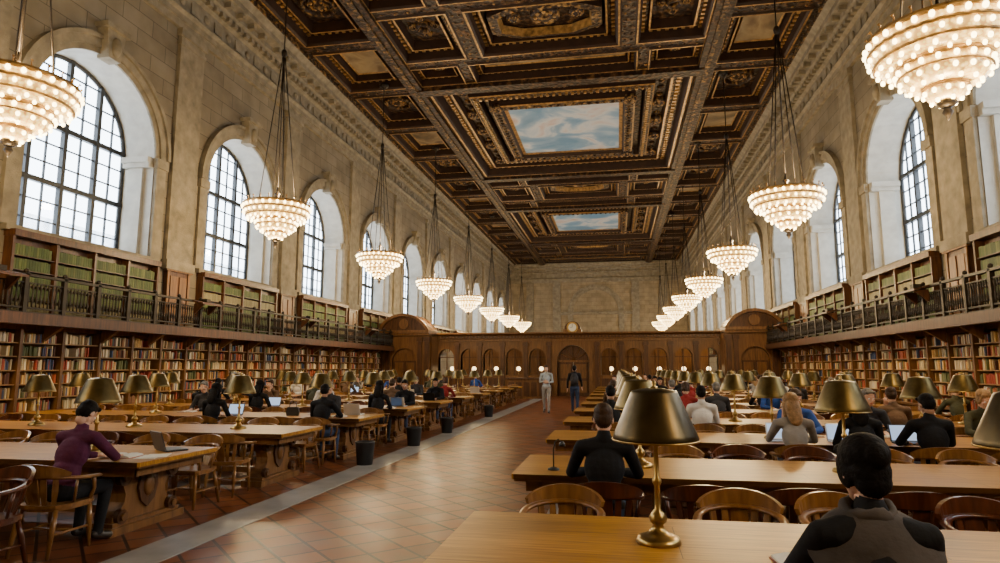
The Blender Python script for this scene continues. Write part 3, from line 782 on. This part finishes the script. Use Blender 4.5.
# ---------------------------------------------------------------- chairs
def chair_mesh(wm,sm):
    m=MB()
    # scooped seat
    pts=[(-.22,.23),(.22,.23),(.245,.19),(.24,-.08),(.19,-.2),(.08,-.24),(-.08,-.24),(-.19,-.2),(-.24,-.08),(-.245,.19)]
    m.prism(pts,'z',.425,.455,1); m.prism([(x*.93,y*.93) for x,y in pts],'z',.40,.426,0)
    for sx in(-1,1):
        m.tube([(sx*.20,.2,.41),(sx*.205,.205,.25),(sx*.21,.215,0)],[.021,.026,.016],8,0)
        m.tube([(sx*.17,-.17,.41),(sx*.185,-.21,.25),(sx*.2,-.26,0)],[.021,.025,.016],8,0)
        m.tube([(sx*.205,.2,.2),(sx*.19,-.22,.2)],.012,6,0)
        # arm post
        m.tube([(sx*.225,.16,.44),(sx*.245,.19,.55),(sx*.265,.15,.665)],[.02,.016,.02],7,0)
        m.tube([(sx*.225,-.03,.44),(sx*.262,-.05,.67)],.013,6,0)
    m.tube([(-.2,0,.2),(.2,0,.2)],.012,6,0)
    # arm bow
    path=[];rad=[]
    for i in range(19):
        a=-PI/2+ (i/18)*PI  # left front .. back .. right front
        x=.275*math.sin(a); y=-.02-.26*math.cos(a) if True else 0
        path.append((x,y,.68+.035*math.cos(a))); rad.append((.03,.018))
    path=[(-.262,.22,.665),(-.275,.12,.67)]+path+[(.275,.12,.67),(.262,.22,.665)]; rad=[(.034,.018)]*2+rad+[(.034,.018)]*2
    m.tube(path,rad,8,0)
    # crest rail : raised curved band behind
    n=14; vs=[];fs=[]
    for i in range(n+1):
        s=i/n; a=(-1+2*s)*math.radians(64)
        x=.285*math.sin(a); y=-.03-.262*math.cos(a)
        lo_=.71; hi=.70+.135*math.cos(a*1.25)**.6 if abs(a*1.25)<PI/2 else .71
        hi=max(hi,.722)
        k=1.0; nx,ny=math.sin(a),-math.cos(a)
        vs+= [(x,y,lo_),(x+nx*.025,y+ny*.025,lo_),(x+nx*.04,y+ny*.04,hi),(x+nx*.012,y+ny*.012,hi)]
    for i in range(n):
        o=4*i
        for k in range(4): fs.append((o+k,o+(k+1)%4,o+4+(k+1)%4,o+4+k))
    fs.append((3,2,1,0)); fs.append((4*n,4*n+1,4*n+2,4*n+3)); m.add(vs,fs,0,False)
    # splats
    for ang,w in((-42,.022),(-22,.022),(0,.055),(22,.022),(42,.022)):
        a=math.radians(ang); nx,ny=math.sin(a),-math.cos(a)
        b=Vector((.2*nx,.0+.215*ny*1.0,.45)); t=Vector((.275*nx,-.02+.262*ny,.70)); tg=Vector((-ny,nx,0))
        off=Vector((nx,ny,0))*.008; mid=(b+t)/2+off*1.5
        q=[]
        for p,ww in((b,w*.8),(mid,w*1.15),(t,w)):
            q+= [p-tg*ww-off,p+tg*ww-off,p+tg*ww+off,p-tg*ww+off]
        f=[]
        for i in range(2):
            for k in range(4): f.append((4*i+k,4*i+(k+1)%4,4*i+4+(k+1)%4,4*i+4+k))
        m.add(q,f,1,False)
    return m.mesh('reading_armchair',[wm,sm])
CH1=chair_mesh(CHAIRW,CHAIRW); CH2=chair_mesh(CHAIRD,CHAIRD)
def chair(x,y,rz,me=None): return place('reading_armchair',me or CH1,(x,y,0),rz)
rnd=random.Random(3)
def seats(side,r,far):
    y=ROWS[r]
    if side=='R':
        xs=[-.12+.73*i for i in range(10)]
        if r==0 and far: xs=[-.38,.78,1.5,2.3,3.0,3.8,4.5,5.3,6.0]
    else: xs=[-5.3-.74*i for i in range(10)]
    return xs,(y+TW+.36 if far else y-.36)
for side in 'RL':
    for r in range(len(ROWS)):
        for far in(0,1):
            if r==0 and not far: continue
            xs,yy=seats(side,r,far)
            for x in xs:
                j=rnd.uniform(-.05,.05); dy=rnd.uniform(-.05,.03)
                rz=(PI if far else 0)+rnd.uniform(-.16,.16)
                me=CH1
                if side=='R' and ((r==1 and not far) or rnd.random()<.3): me=CH2
                if side=='L' and rnd.random()<.25: me=CH2
                if side=='L' and r==1 and not far and x>-5.4: chair(x+.06,yy-.04,.05); continue
                if side=='R' and r==1 and not far: j*=.3;dy=-.02; rz=rnd.uniform(-.05,.05)
                chair(x+j,yy+dy*(1 if not far else -1),rz,me)
chair(.93,2.58,0,CH2); chair(2.9,2.6,0); chair(-5.4,2.6,0); chair(-6.2,2.6,0)

# ---------------------------------------------------------------- people
def cloth(name,c): return simple(name,c,.85,0,.25,6,bump=.5,bscale=14,spec=.2)
SKIN=simple('skin_light',(.58,.34,.23),.5,0,.06,10); SKIN2=simple('skin_tan',(.36,.19,.11),.5,0,.06,10)
LIP=simple('lips',(.45,.15,.12),.4,0,.05,5); EYEW=simple('eye_white',(.75,.73,.7),.2,0,.02,5); EYED=simple('iris_dark',(.03,.018,.01),.2,0,.1,5)
HBLK=simple('hair_black',(.006,.0045,.004),.7,0,.4,30,bump=.3,bscale=60,spec=.12); HBRN=simple('hair_brown',(.04,.02,.01),.6,0,.4,30,bump=.3,bscale=60,spec=.2)
HBLD=simple('hair_blond',(.26,.15,.065),.55,0,.3,30,bump=.3,bscale=60,spec=.2); HGRY=simple('hair_grey',(.14,.13,.12),.6,0,.3,30,bump=.3,bscale=60,spec=.2)
SHOE=simple('shoe_leather',(.02,.015,.012),.4,0,.2,6)
JEAN=cloth('denim',(.03,.045,.09)); BLKC=cloth('black_cloth',(.010,.010,.012)); DKG=cloth('charcoal_cloth',(.035,.035,.04)); PURP=cloth('plum_sweater',(.085,.018,.05))
BLUE=cloth('blue_jacket',(.025,.07,.28)); GREYC=cloth('grey_knit',(.26,.24,.22)); LBL=cloth('pale_blue_shirt',(.36,.40,.42)); REDC=cloth('red_sweater',(.22,.02,.02)); BRN=cloth('brown_coat',(.12,.07,.04)); WHT=cloth('white_shirt',(.6,.58,.55)); TEAL=cloth('olive_jacket',(.06,.06,.035))
LAB=['shirt','pants','skin','hair','shoe','lip','eyew','eyed']
def remesh(parts,vox,smooth=2):
    m=MB()
    for p in parts:
        if p[0]=='cap': m.capsule(p[1],p[2],p[3],p[4],14)
        else: m.sphere(p[1],p[2],16,10,0,p[3])
    me=m.mesh('tmp',[]); o=bpy.data.objects.new('tmp',me); C.objects.link(o)
    md=o.modifiers.new('r','REMESH'); md.mode='VOXEL'; md.voxel_size=vox; md.use_smooth_shade=True
    sm=o.modifiers.new('s','SMOOTH'); sm.factor=.5; sm.iterations=smooth
    dg=bpy.context.evaluated_depsgraph_get(); e=o.evaluated_get(dg); em=e.to_mesh()
    nv=len(em.vertices); V=np.zeros(nv*3); em.vertices.foreach_get('co',V); V=V.reshape(-1,3)
    F=[tuple(p.vertices) for p in em.polygons]
    e.to_mesh_clear(); bpy.data.objects.remove(o); bpy.data.meshes.remove(me)
    if not F: return V,F,[]
    FA=np.array([[f[0],f[1],f[2],f[-1]] for f in F]); Cn=V[FA].mean(1)
    best=np.full(len(F),1e9); lab=np.zeros(len(F),int)
    for p in parts:
        if p[0]=='cap':
            a=np.array(p[1]);b=np.array(p[2]);ab=b-a; t=np.clip(((Cn-a)@ab)/max(1e-9,ab@ab),0,1)
            d=np.linalg.norm(Cn-(a+t[:,None]*ab),axis=1)-(p[3]+(p[4]-p[3])*t)
        else:
            q=Cn-np.array(p[1])
            if p[3] is not None: q=q@np.array(p[3])
            rr=np.array(p[2]); d=(np.linalg.norm(q/rr,axis=1)-1)*rr.min()
        l=LAB.index(p[-1]); w=d<best; best[w]=d[w]; lab[w]=l
    return V,F,lab.tolist()
def hand(w,d,up,thumbside,curl=.5):
    d=Vector(d).normalized(); up=Vector(up); sidev=d.cross(up).normalized(); up=sidev.cross(d).normalized()
    w=Vector(w); P=[]; T=lambda f,s,u: tuple(w+d*f+sidev*s+up*u)
    P.append(('cap',T(-.02,0,0),T(.02,0,0),.026,.026,'skin'))
    for s in(-.026,-.009,.009,.026): P.append(('cap',T(.02,s*.7,0),T(.085,s,0),.014,.0115,'skin'))
    ts=thumbside
    for i,(s,L) in enumerate(((.027,.066),(.009,.078),(-.009,.073),(-.027,.058))):
        s*=ts; c=curl
        P.append(('cap',T(.088,s,0),T(.088+L*.5,s*1.12,-.012*c*2),.0095,.0085,'skin'))
        P.append(('cap',T(.088+L*.5,s*1.12,-.024*c),T(.088+L*.85,s*1.15,-.024*c-L*.6*c),.0085,.007,'skin'))
    P.append(('cap',T(.02,ts*.025,-.004),T(.055,ts*.055,-.012),.014,.0105,'skin')); P.append(('cap',T(.055,ts*.055,-.012),T(.085,ts*.058,-.02),.0105,.008,'skin'))
    return P
def person(name,J,mats,hair='short',hpitch=-20,hyaw=0,vox=.013,fem=False,bag=False,coll=True,sleeve=True):
    # J: joints dict ; mats: dict shirt,pants,skin,hair,shoe
    k=.9 if fem else 1.0
    P=[]; add=P.append
    v=lambda n:Vector(J[n]); t=lambda q:tuple(q)
    pel,chs,nk,hc=v('pelvis'),v('chest'),v('neck'),v('head')
    ax=(nk-pel).normalized(); xr=(v('shR')-v('shL')); xr.normalize(); fw=ax.cross(xr)*-1; fw.normalize()
    # columns: local x (right), y (front), z (spine)
    R=Matrix((xr,fw,ax)).transposed()
    if (R.to_3x3().determinant()<0): R=Matrix((xr,-fw,ax)).transposed()
    add(('ell',t(pel),(.168,.125,.125),R,'pants'))
    mid=pel.lerp(chs,.45); add(('ell',t(mid),(.145*k,.112,.17),R,'shirt'))
    add(('ell',t(pel.lerp(chs,.12)),(.165,.125,.1),R,'shirt'))
    add(('ell',t(chs),(.168*k,.118,.175),R,'shirt'))
    add(('cap',t(v('shL').lerp(v('shR'),.08)),t(v('shL').lerp(v('shR'),.92)),.066*k,.066*k,'shirt'))
    add(('cap',t(v('shL').lerp(nk,.25)-ax*.01),t(nk-ax*.02),.058,.055,'shirt')); add(('cap',t(v('shR').lerp(nk,.25)-ax*.01),t(nk-ax*.02),.058,.055,'shirt'))
    if coll: add(('cap',t(nk-ax*.01),t(nk+ax*.03),.066,.06,'shirt'))
    add(('cap',t(nk),t(hc+Vector((0,0,-.03))),.052*k,.05*k,'skin'))
    for s in 'LR':
        sh,el,wr=v('sh'+s),v('el'+s),v('wr'+s)
        add(('cap',t(sh),t(el),.060*k,.046*k,'shirt')); add(('cap',t(el),t(el.lerp(wr,.93)),.047*k,.036*k,'shirt'))
        add(('cap',t(el.lerp(wr,.9)),t(wr),.028,.026,'skin'))
        hp,kn,an,to=v('hip'+s),v('kn'+s),v('an'+s),v('to'+s)
        add(('cap',t(hp),t(kn),.092,.064,'pants')); add(('cap',t(kn),t(an),.062,.045,'pants'))
        add(('cap',t(an+Vector((0,0,-.03))),t(to),.042,.036,'shoe')); add(('cap',t(an+Vector((0,0,-.035))+(an-to).normalized()*.04),t(an+Vector((0,0,-.035))),.036,.038,'shoe'))
    # head
    Hm=(Matrix.Rotation(math.radians(hyaw),3,'Z')@Matrix.Rotation(math.radians(hpitch),3,'X'))
    h=lambda x,y,z:t(hc+Hm@Vector((x,y,z)))
    HP=[]; ha=HP.append
    ha(('ell',h(0,-.012,.032),(.074,.094,.088),Hm,'skin')); ha(('ell',h(0,.02,-.03),(.060,.072,.085),Hm,'skin'))
    ha(('ell',h(0,.045,-.082),(.040,.040,.034),Hm,'skin')); ha(('cap',h(-.045,.0,-.06),h(-.02,.05,-.09),.022,.02,'skin')); ha(('cap',h(.045,.0,-.06),h(.02,.05,-.09),.022,.02,'skin'))
    ha(('cap',h(0,.088,.008),h(0,.108,-.028),.008,.0125,'skin')); ha(('cap',h(-.035,.076,.024),h(.035,.076,.024),.012,.012,'skin'))
    ha(('ell',h(0,.086,-.06),(.023,.012,.008),Hm,'lip'))
    for s in(-1,1): ha(('ell',h(s*.076,-.01,-.012),(.010,.02,.031),Hm,'skin')); ha(('ell',h(s*.038,.062,-.028),(.022,.02,.02),Hm,'skin'))
    ha(('cap',h(0,-.02,-.09),h(0,-.01,-.02),.05*k,.05*k,'skin'))
    if hair!='bald':
        ha(('ell',h(0,-.026,.05),(.081,.096,.082),Hm,'hair')); ha(('ell',h(0,-.05,.0),(.077,.068,.085),Hm,'hair'))
        ha(('cap',h(-.05,.045,.085),h(.05,.045,.085),.024,.024,'hair'))
        for s in(-1,1): ha(('ell',h(s*.066,-.02,.02),(.016,.035,.04),Hm,'hair'))
    if hair in('long','bun','tail'):
        for s in(-1,1): ha(('ell',h(s*.07,.0,.01),(.018,.05,.07),Hm,'hair'))
        ha(('ell',h(0,-.03,.06),(.09,.105,.085),Hm,'hair'))
    if hair=='long':
        ha(('ell',h(0,-.07,-.09),(.095,.05,.15),Hm,'hair'))
        for s in(-1,1): ha(('cap',h(s*.078,-.02,.0),h(s*.085,.0,-.17),.028,.02,'hair'))
        ha(('ell',h(0,-.085,-.17),(.09,.04,.12),Hm,'hair'))
    if hair=='bun': ha(('ell',h(0,-.11,.05),(.05,.04,.05),Hm,'hair')); ha(('ell',h(0,-.06,-.045),(.068,.05,.055),Hm,'hair'))
    if hair=='tail': ha(('cap',h(0,-.11,.03),h(0,-.15,-.12),.035,.018,'hair'))
    out=MB(); order=LAB
    def app(V,F,l):
        o=len(out.v); out.v.extend(map(tuple,V.tolist()))
        for f,m in zip(F,l): out.f.append([o+i for i in f]); out.m.append(m); out.s.append(True)
    app(*remesh(P,vox,3)); app(*remesh(HP,min(vox,.009)*.8,1))
    for s,ts in(('L',1),('R',-1)):
        wr=v('wr'+s); el=v('el'+s); d=(wr-el); 
        if 'hd'+s in J: d=Vector(J['hd'+s])
        app(*remesh(hand(wr,d,J.get('hup'+s,(0,0,1)),ts,J.get('curl',.45)),.0048 if vox<.01 else .006,1))
    for s in(-1,1):
        out.sphere(h(s*.031,.078,.004),.0125,10,6,6); out.sphere(h(s*.031,.0875,.003),.0055,8,5,7)
    return out.mesh(name,[mats['shirt'],mats['pants'],mats.get('skin',SKIN),mats['hair'],SHOE,LIP,EYEW,EYED])
def seated(lean=.2,arms='write',twist=0):
    sy=.5*math.sin(lean); sz=.5*math.cos(lean)
    pel=Vector((0,-.04,.555)); shm=pel+Vector((0,sy,sz)); ax=Vector((0,math.sin(lean),math.cos(lean)))
    J=dict(pelvis=pel,chest=pel+ax*.34,neck=pel+ax*.565,head=pel+ax*.60+Vector((0,.045,.125)),
      shL=shm+Vector((-.185,0,0)),shR=shm+Vector((.185,0,0)),
      hipL=(-.095,0,.535),hipR=(.095,0,.535),knL=(-.13,.40,.53),knR=(.14,.38,.53),anL=(-.13,.36,.10),anR=(.15,.30,.10),toL=(-.14,.50,.045),toR=(.17,.43,.045))
    y=shm.y
    if arms=='write':
        J.update(elL=(-.28,y+.17,.82),elR=(.28,y+.17,.82),wrL=(-.12,y+.38,.80),wrR=(.10,y+.39,.80),hdL=(.4,1,-.1),hdR=(-.35,1,-.1))
    elif arms=='type':
        J.update(elL=(-.25,y+.10,.80),elR=(.25,y+.10,.80),wrL=(-.09,y+.33,.80),wrR=(.09,y+.33,.80),hdL=(.1,1,-.1),hdR=(-.1,1,-.1))
    elif arms=='chin':
        h=Vector(J['head'])
        J.update(elL=(-.24,y+.22,.82),elR=(.28,y+.17,.82),wrL=(h.x-.06,h.y+.09,h.z-.19),wrR=(.08,y+.38,.80),hdL=(.2,.1,1),hupL=(0,-1,0),hdR=(-.5,1,-.1),curl=.8)
    return J
def walker(step=.28,swing=.2,carry=False):
    J=dict(pelvis=(0,0,.96),chest=(0,.015,1.28),neck=(0,.02,1.50),head=(0,.05,1.65),shL=(-.185,.01,1.44),shR=(.185,.01,1.44),
      hipL=(-.09,0,.93),hipR=(.09,0,.93),knL=(-.10,.17,.52),knR=(.10,-.01,.50),anL=(-.10,step,.10),anR=(.10,-step,.16),toL=(-.11,step+.15,.05),toR=(.11,-step+.12,.05),
      elL=(-.25,-.08,1.16),elR=(.25,.06,1.16),wrL=(-.27,.02,.92),wrR=(.26,.24,.98),hdL=(0,.1,-1),hdR=(0,.3,-1),hupL=(1,0,0),hupR=(-1,0,0))
    if carry: J.update(elL=(-.24,.0,1.16),elR=(.24,.0,1.16),wrL=(-.07,.22,1.14),wrR=(.06,.22,1.18),hdL=(1,.1,0),hdR=(-1,.1,0),hupL=(0,1,0),hupR=(0,1,0))
    return J
def M(s,p,h,k=None): return dict(shirt=s,pants=p,hair=h,skin=k or SKIN)
# --- hero people
pw=person('seated_woman_reader',seated(.16,'write'),M(BLKC,BLKC,HBLK),'bun',-12,8,.009,True)
place('seated_woman_reader',pw,(.93,2.66,.03),.05)
pm=person('seated_man_reader',seated(.12,'write'),M(BLKC,JEAN,HBRN),'short',-10,0,.009)
place('seated_man_reader',pm,(-.12,5.44,0),.02)
pp=person('man_in_plum_sweater',seated(.36,'write'),M(PURP,BLKC,HBLK),'short',-42,0,.009)
place('man_in_plum_sweater',pp,(-5.22,5.46,0),0)
w1=person('walking_woman',walker(.16,carry=True),M(LBL,GREYC,HBRN),'short',-4,0,.011,True)
place('walking_woman',w1,(-2.64,24.4,0),PI)
w2=person('walking_man',walker(.22),M(BLKC,JEAN,HBLK),'short',-4,0,.011)
place('walking_man',w2,(-1.6,24.7,0),0)
# backpack carried by the walking man
bk=MB(); bk.sphere((0,0,0),(.15,.09,.22),14,10,0); bk.sphere((0,-.07,-.05),(.11,.05,.12),12,8,0)
for s in(-1,1): bk.tube([(s*.09,.02,.2),(s*.11,.13,.17),(s*.12,.2,.05),(s*.12,.14,-.14),(s*.1,.04,-.16)],[(.025,.008)]*5,6,0)
obj('backpack',bk,[DKG],loc=(-1.6,24.53,1.27))
# grey shawl draped over the foreground woman's shoulders
sc=MB(); nA,nB=28,9
cx,cy=.925,2.735
vs=[];fs=[]
for j in range(nB+1):
    f=j/nB
    for i in range(nA):
        a=2*PI*i/nA; back=max(0,-math.sin(a))
        rx=.078+(.165*f**.8)*(.85+.15*math.cos(2*a)); ry=.070+.098*f
        z=1.172-.09*f**1.3-(.20*back*f**1.6)-.03*f*abs(math.cos(a))+.010*math.sin(7*a+5*f)*f
        vs.append((cx+rx*math.cos(a),cy-.02*f+ry*math.sin(a),z))
for j in range(nB):
    for i in range(nA):
        i2=(i+1)%nA; fs.append((j*nA+i,j*nA+i2,(j+1)*nA+i2,(j+1)*nA+i))
sc.add(vs,fs,0,True)
sc.tube([(cx+.08*math.cos(a),cy+.074*math.sin(a),1.16+.012*math.sin(a)+.01*math.sin(3*a)) for a in [2*PI*i/20 for i in range(20)]],[(.022,.03+.006*math.sin(i*2.1)) for i in range(20)],8,0,closed=True)
obj('scarf',sc,[cloth('charcoal_scarf',(.075,.065,.06))])
# generic variants
V=[]
def var(*a,**k): V.append(person(*a,**k)); return V[-1]
vA=var('seated_reader',seated(.25,'write'),M(BLUE,JEAN,HBRN),'short',-30,0)
vB=var('seated_reader',seated(.3,'chin'),M(GREYC,JEAN,HBLD),'long',-20,5,fem=True)
vC=var('seated_reader',seated(.2,'type'),M(BLKC,BLKC,HBLK),'long',-18,-5,fem=True)
vD=var('seated_reader',seated(.15,'type'),M(DKG,JEAN,HGRY),'short',-15,8)
vE=var('seated_reader',seated(.32,'write'),M(REDC,JEAN,HBRN),'tail',-30,0,fem=True)
vF=var('seated_reader',seated(.22,'chin'),M(BRN,BLKC,HBRN),'short',-15,-15)
vG=var('seated_reader',seated(.1,'type'),M(WHT,JEAN,HBLK,SKIN2),'short',-15,0)
vH=var('seated_reader',seated(.28,'write'),M(TEAL,JEAN,HBLD),'tail',-25,5,fem=True)
vI=var('seated_reader',seated(.2,'write'),M(BLKC,JEAN,HBLK,SKIN2),'short',-22,10)
taken=[]
def sit(me,x,r,far):
    y=ROWS[r]+(TW+.34 if far else -.34)
    place('seated_reader',me,(x,y,0),PI if far else 0); taken.append((x,y))
for a in [(vA,2.55,2,1),(vB,2.07,2,0),(vC,2.8,2,0),(vI,3.55,2,0),(vD,3.55,2,1),(vG,1.35,3,0),(vI,-.12,3,0),(vE,1.4,4,0),(vC,.6,3,1),(vF,4.25,3,0),(vA,3.5,4,1),(vH,5.0,2,1),
          (vF,-.1,5,0),(vC,.62,6,0),(vD,2.0,4,0),(vI,3.5,5,0),(vE,2.1,6,0),(vI,4.9,4,1),
          (vI,-5.3,3,0),(vC,-5.3,4,0),(vD,-6.04,3,1),(vC,-7.5,3,0),(vI,-9.74,4,0),(vD,-9.0,3,1),(vI,-5.3,5,1),(vF,-6.0,5,0),(vG,-7.5,4,1),(vH,-8.26,5,0),(vE,-5.3,6,0),(vD,-6.8,6,1)]: sit(*a)
rp=random.Random(11)
for side in 'RL':
    for r in range(4,11):
        for far in(0,1):
            xs,yy=seats(side,r,far)
            for x in xs:
                if rp.random()<.20 and all(abs(x-a)+abs(ROWS[r]+(TW+.34 if far else -.34)-b)>.8 for a,b in taken): sit(rp.choice(V+[vC,vI,vI,vD,vI]),x,r,far)
# ---------------------------------------------------------------- table clutter
lp=MB(); rbox(lp,-.17,.17,-.12,.12,0,.018,0,.015); lp.box(-.15,.15,-.04,.09,.018,.021,1)
a=math.radians(18)
def sp(x,u,t): return (x,.12+u*math.sin(a)+t*math.cos(a),.015+u*math.cos(a)-t*math.sin(a))
lp.add([sp(-.17,0,0),sp(.17,0,0),sp(.17,.22,0),sp(-.17,.22,0),sp(-.17,0,.01),sp(.17,0,.01),sp(.17,.22,.01),sp(-.17,.22,.01)],[(0,1,2,3),(7,6,5,4),(0,4,5,1),(1,5,6,2),(2,6,7,3),(3,7,4,0)],0)
lp.add([sp(-.155,.015,-.001),sp(.155,.015,-.001),sp(.155,.205,-.001),sp(-.155,.205,-.001)],[(0,1,2,3)],2)
LAPM=lp.mesh('laptop',[SILVER,BLACKM,SCREEN])
LAPB=lp.mesh('laptop',[BLACKM,BLACKM,SCREEN])
ob=MB()
for s in(-1,1):
    pts=[(0,.008),(s*.03,.028),(s*.09,.03),(s*.16,.016),(s*.16,.004),(0,.004)]
    ob.prism(pts,'y',-.12,.12,0); ob.prism([(0,0),(s*.17,0),(s*.17,.004),(0,.004)],'y',-.128,.128,1)
OBM=ob.mesh('open_book',[PAPER,COVER])
pg=MB(); pg.box(-.105,.105,-.148,.148,0,.004,0); pg.add([(-.02,-.1,.004),(.19,-.06,.004),(.14,.23,.004),(-.07,.19,.004),(-.02,-.1,.007),(.19,-.06,.007),(.14,.23,.007),(-.07,.19,.007)],[(4,5,6,7),(0,1,5,4),(1,2,6,5),(2,3,7,6),(3,0,4,7)],0)
PGM=pg.mesh('paper_sheets',[PAPER])
def put(name,me,x,r,far,rz=0):
    y=ROWS[r]+(TW-.28 if far else .30); place(name,me,(x,y,TH),rz+(PI if far else 0))
for (x,y) in taken:
    r=min(range(len(ROWS)),key=lambda i:min(abs(ROWS[i]-.34-y),abs(ROWS[i]+TW+.34-y))); far=1 if y>ROWS[r] else 0
    q=rp.random()
    if q<.45: put('laptop',rp.choice([LAPM,LAPB]),x,r,far)
    elif q<.8: put('open_book',OBM,x+.02,r,far,.1)
    else: put('paper_sheets',PGM,x-.02,r,far)
place('open_book',OBM,(-5.2,6.16,TH),.1); place('paper_sheets',PGM,(-4.9,6.2,TH),.3); place('laptop',LAPB,(-5.05,6.75,TH),PI/2+1.0)
place('open_book',OBM,(.9,3.42,TH),.05); place('open_book',OBM,(-.1,6.12,TH),0)
for x,r in((-4.98,3),(-5.0,4),(-5.05,5),(-4.95,7)): put('laptop',LAPM,x-.25,r,1,0)
# waste bins
wb=MB(); wb.lathe([(.001,.0),(.15,0),(.19,.42),(.2,.44),(.18,.44),(.15,.06),(.001,.05)],(0,0,0),20,0); WBM=wb.mesh('waste_bin',[BLACKM])
for y in(11.0,13.8,16.6,22.2): place('waste_bin',WBM,(-4.42,y,.006),sc=.9)
# gooseneck reading light on the end of the second table
gn=MB(); gn.lathe([(.06,0),(.06,.015),(.02,.03),(.001,.03)],(0,0,0),14,0)
gn.tube([(0,0,.02),(0,0,.2),(.015,0,.28),(.05,0,.31),(.085,0,.28)],.007,6,0); gn.lathe([(.035,-.03),(.03,0),(.012,.02),(.001,.02)],(.09,0,.27),12,0)
obj('gooseneck_lamp',gn,[BLACKM],loc=(-.6,6.1,TH),sc=.9)
bg=MB(); bg.prism([(-.16,0),(.16,0),(.18,.1),(.14,.24),(-.14,.24),(-.18,.1)],'y',-.06,.06,0); bg.tube([(-.1,0,.23),(-.08,0,.36),(0,0,.41),(.08,0,.36),(.1,0,.23)],.01,6,0)
BGM=bg.mesh('handbag',[BLACKM])
place('handbag',BGM,(-6.3,11.9,TH),.2,sc=.7)
# outside buildings
mb=MB(); mb.box(-60,-48,-20,36,-5,21); mb.box(-62,-50,40,110,-5,15); mb.box(46,58,-20,30,-5,18)
obj('office_building',mb,[FACADE])
# ---------------------------------------------------------------- world & camera
w=bpy.data.worlds.new('overcast_sky'); bpy.context.scene.world=w; w.use_nodes=True
nt=w.node_tree; bg=nt.nodes['Background']; bg.inputs[0].default_value=(.76,.88,1,1); bg.inputs[1].default_value=12.0
cam=bpy.data.cameras.new('camera'); co=bpy.data.objects.new('camera',cam); C.objects.link(co)
cam.sensor_width=36; cam.lens=23.04; cam.clip_end=500
co.location=(0,0,CAMZ); co.rotation_euler=(math.radians(97.65),0,math.radians(10.27))
bpy.context.scene.camera=co
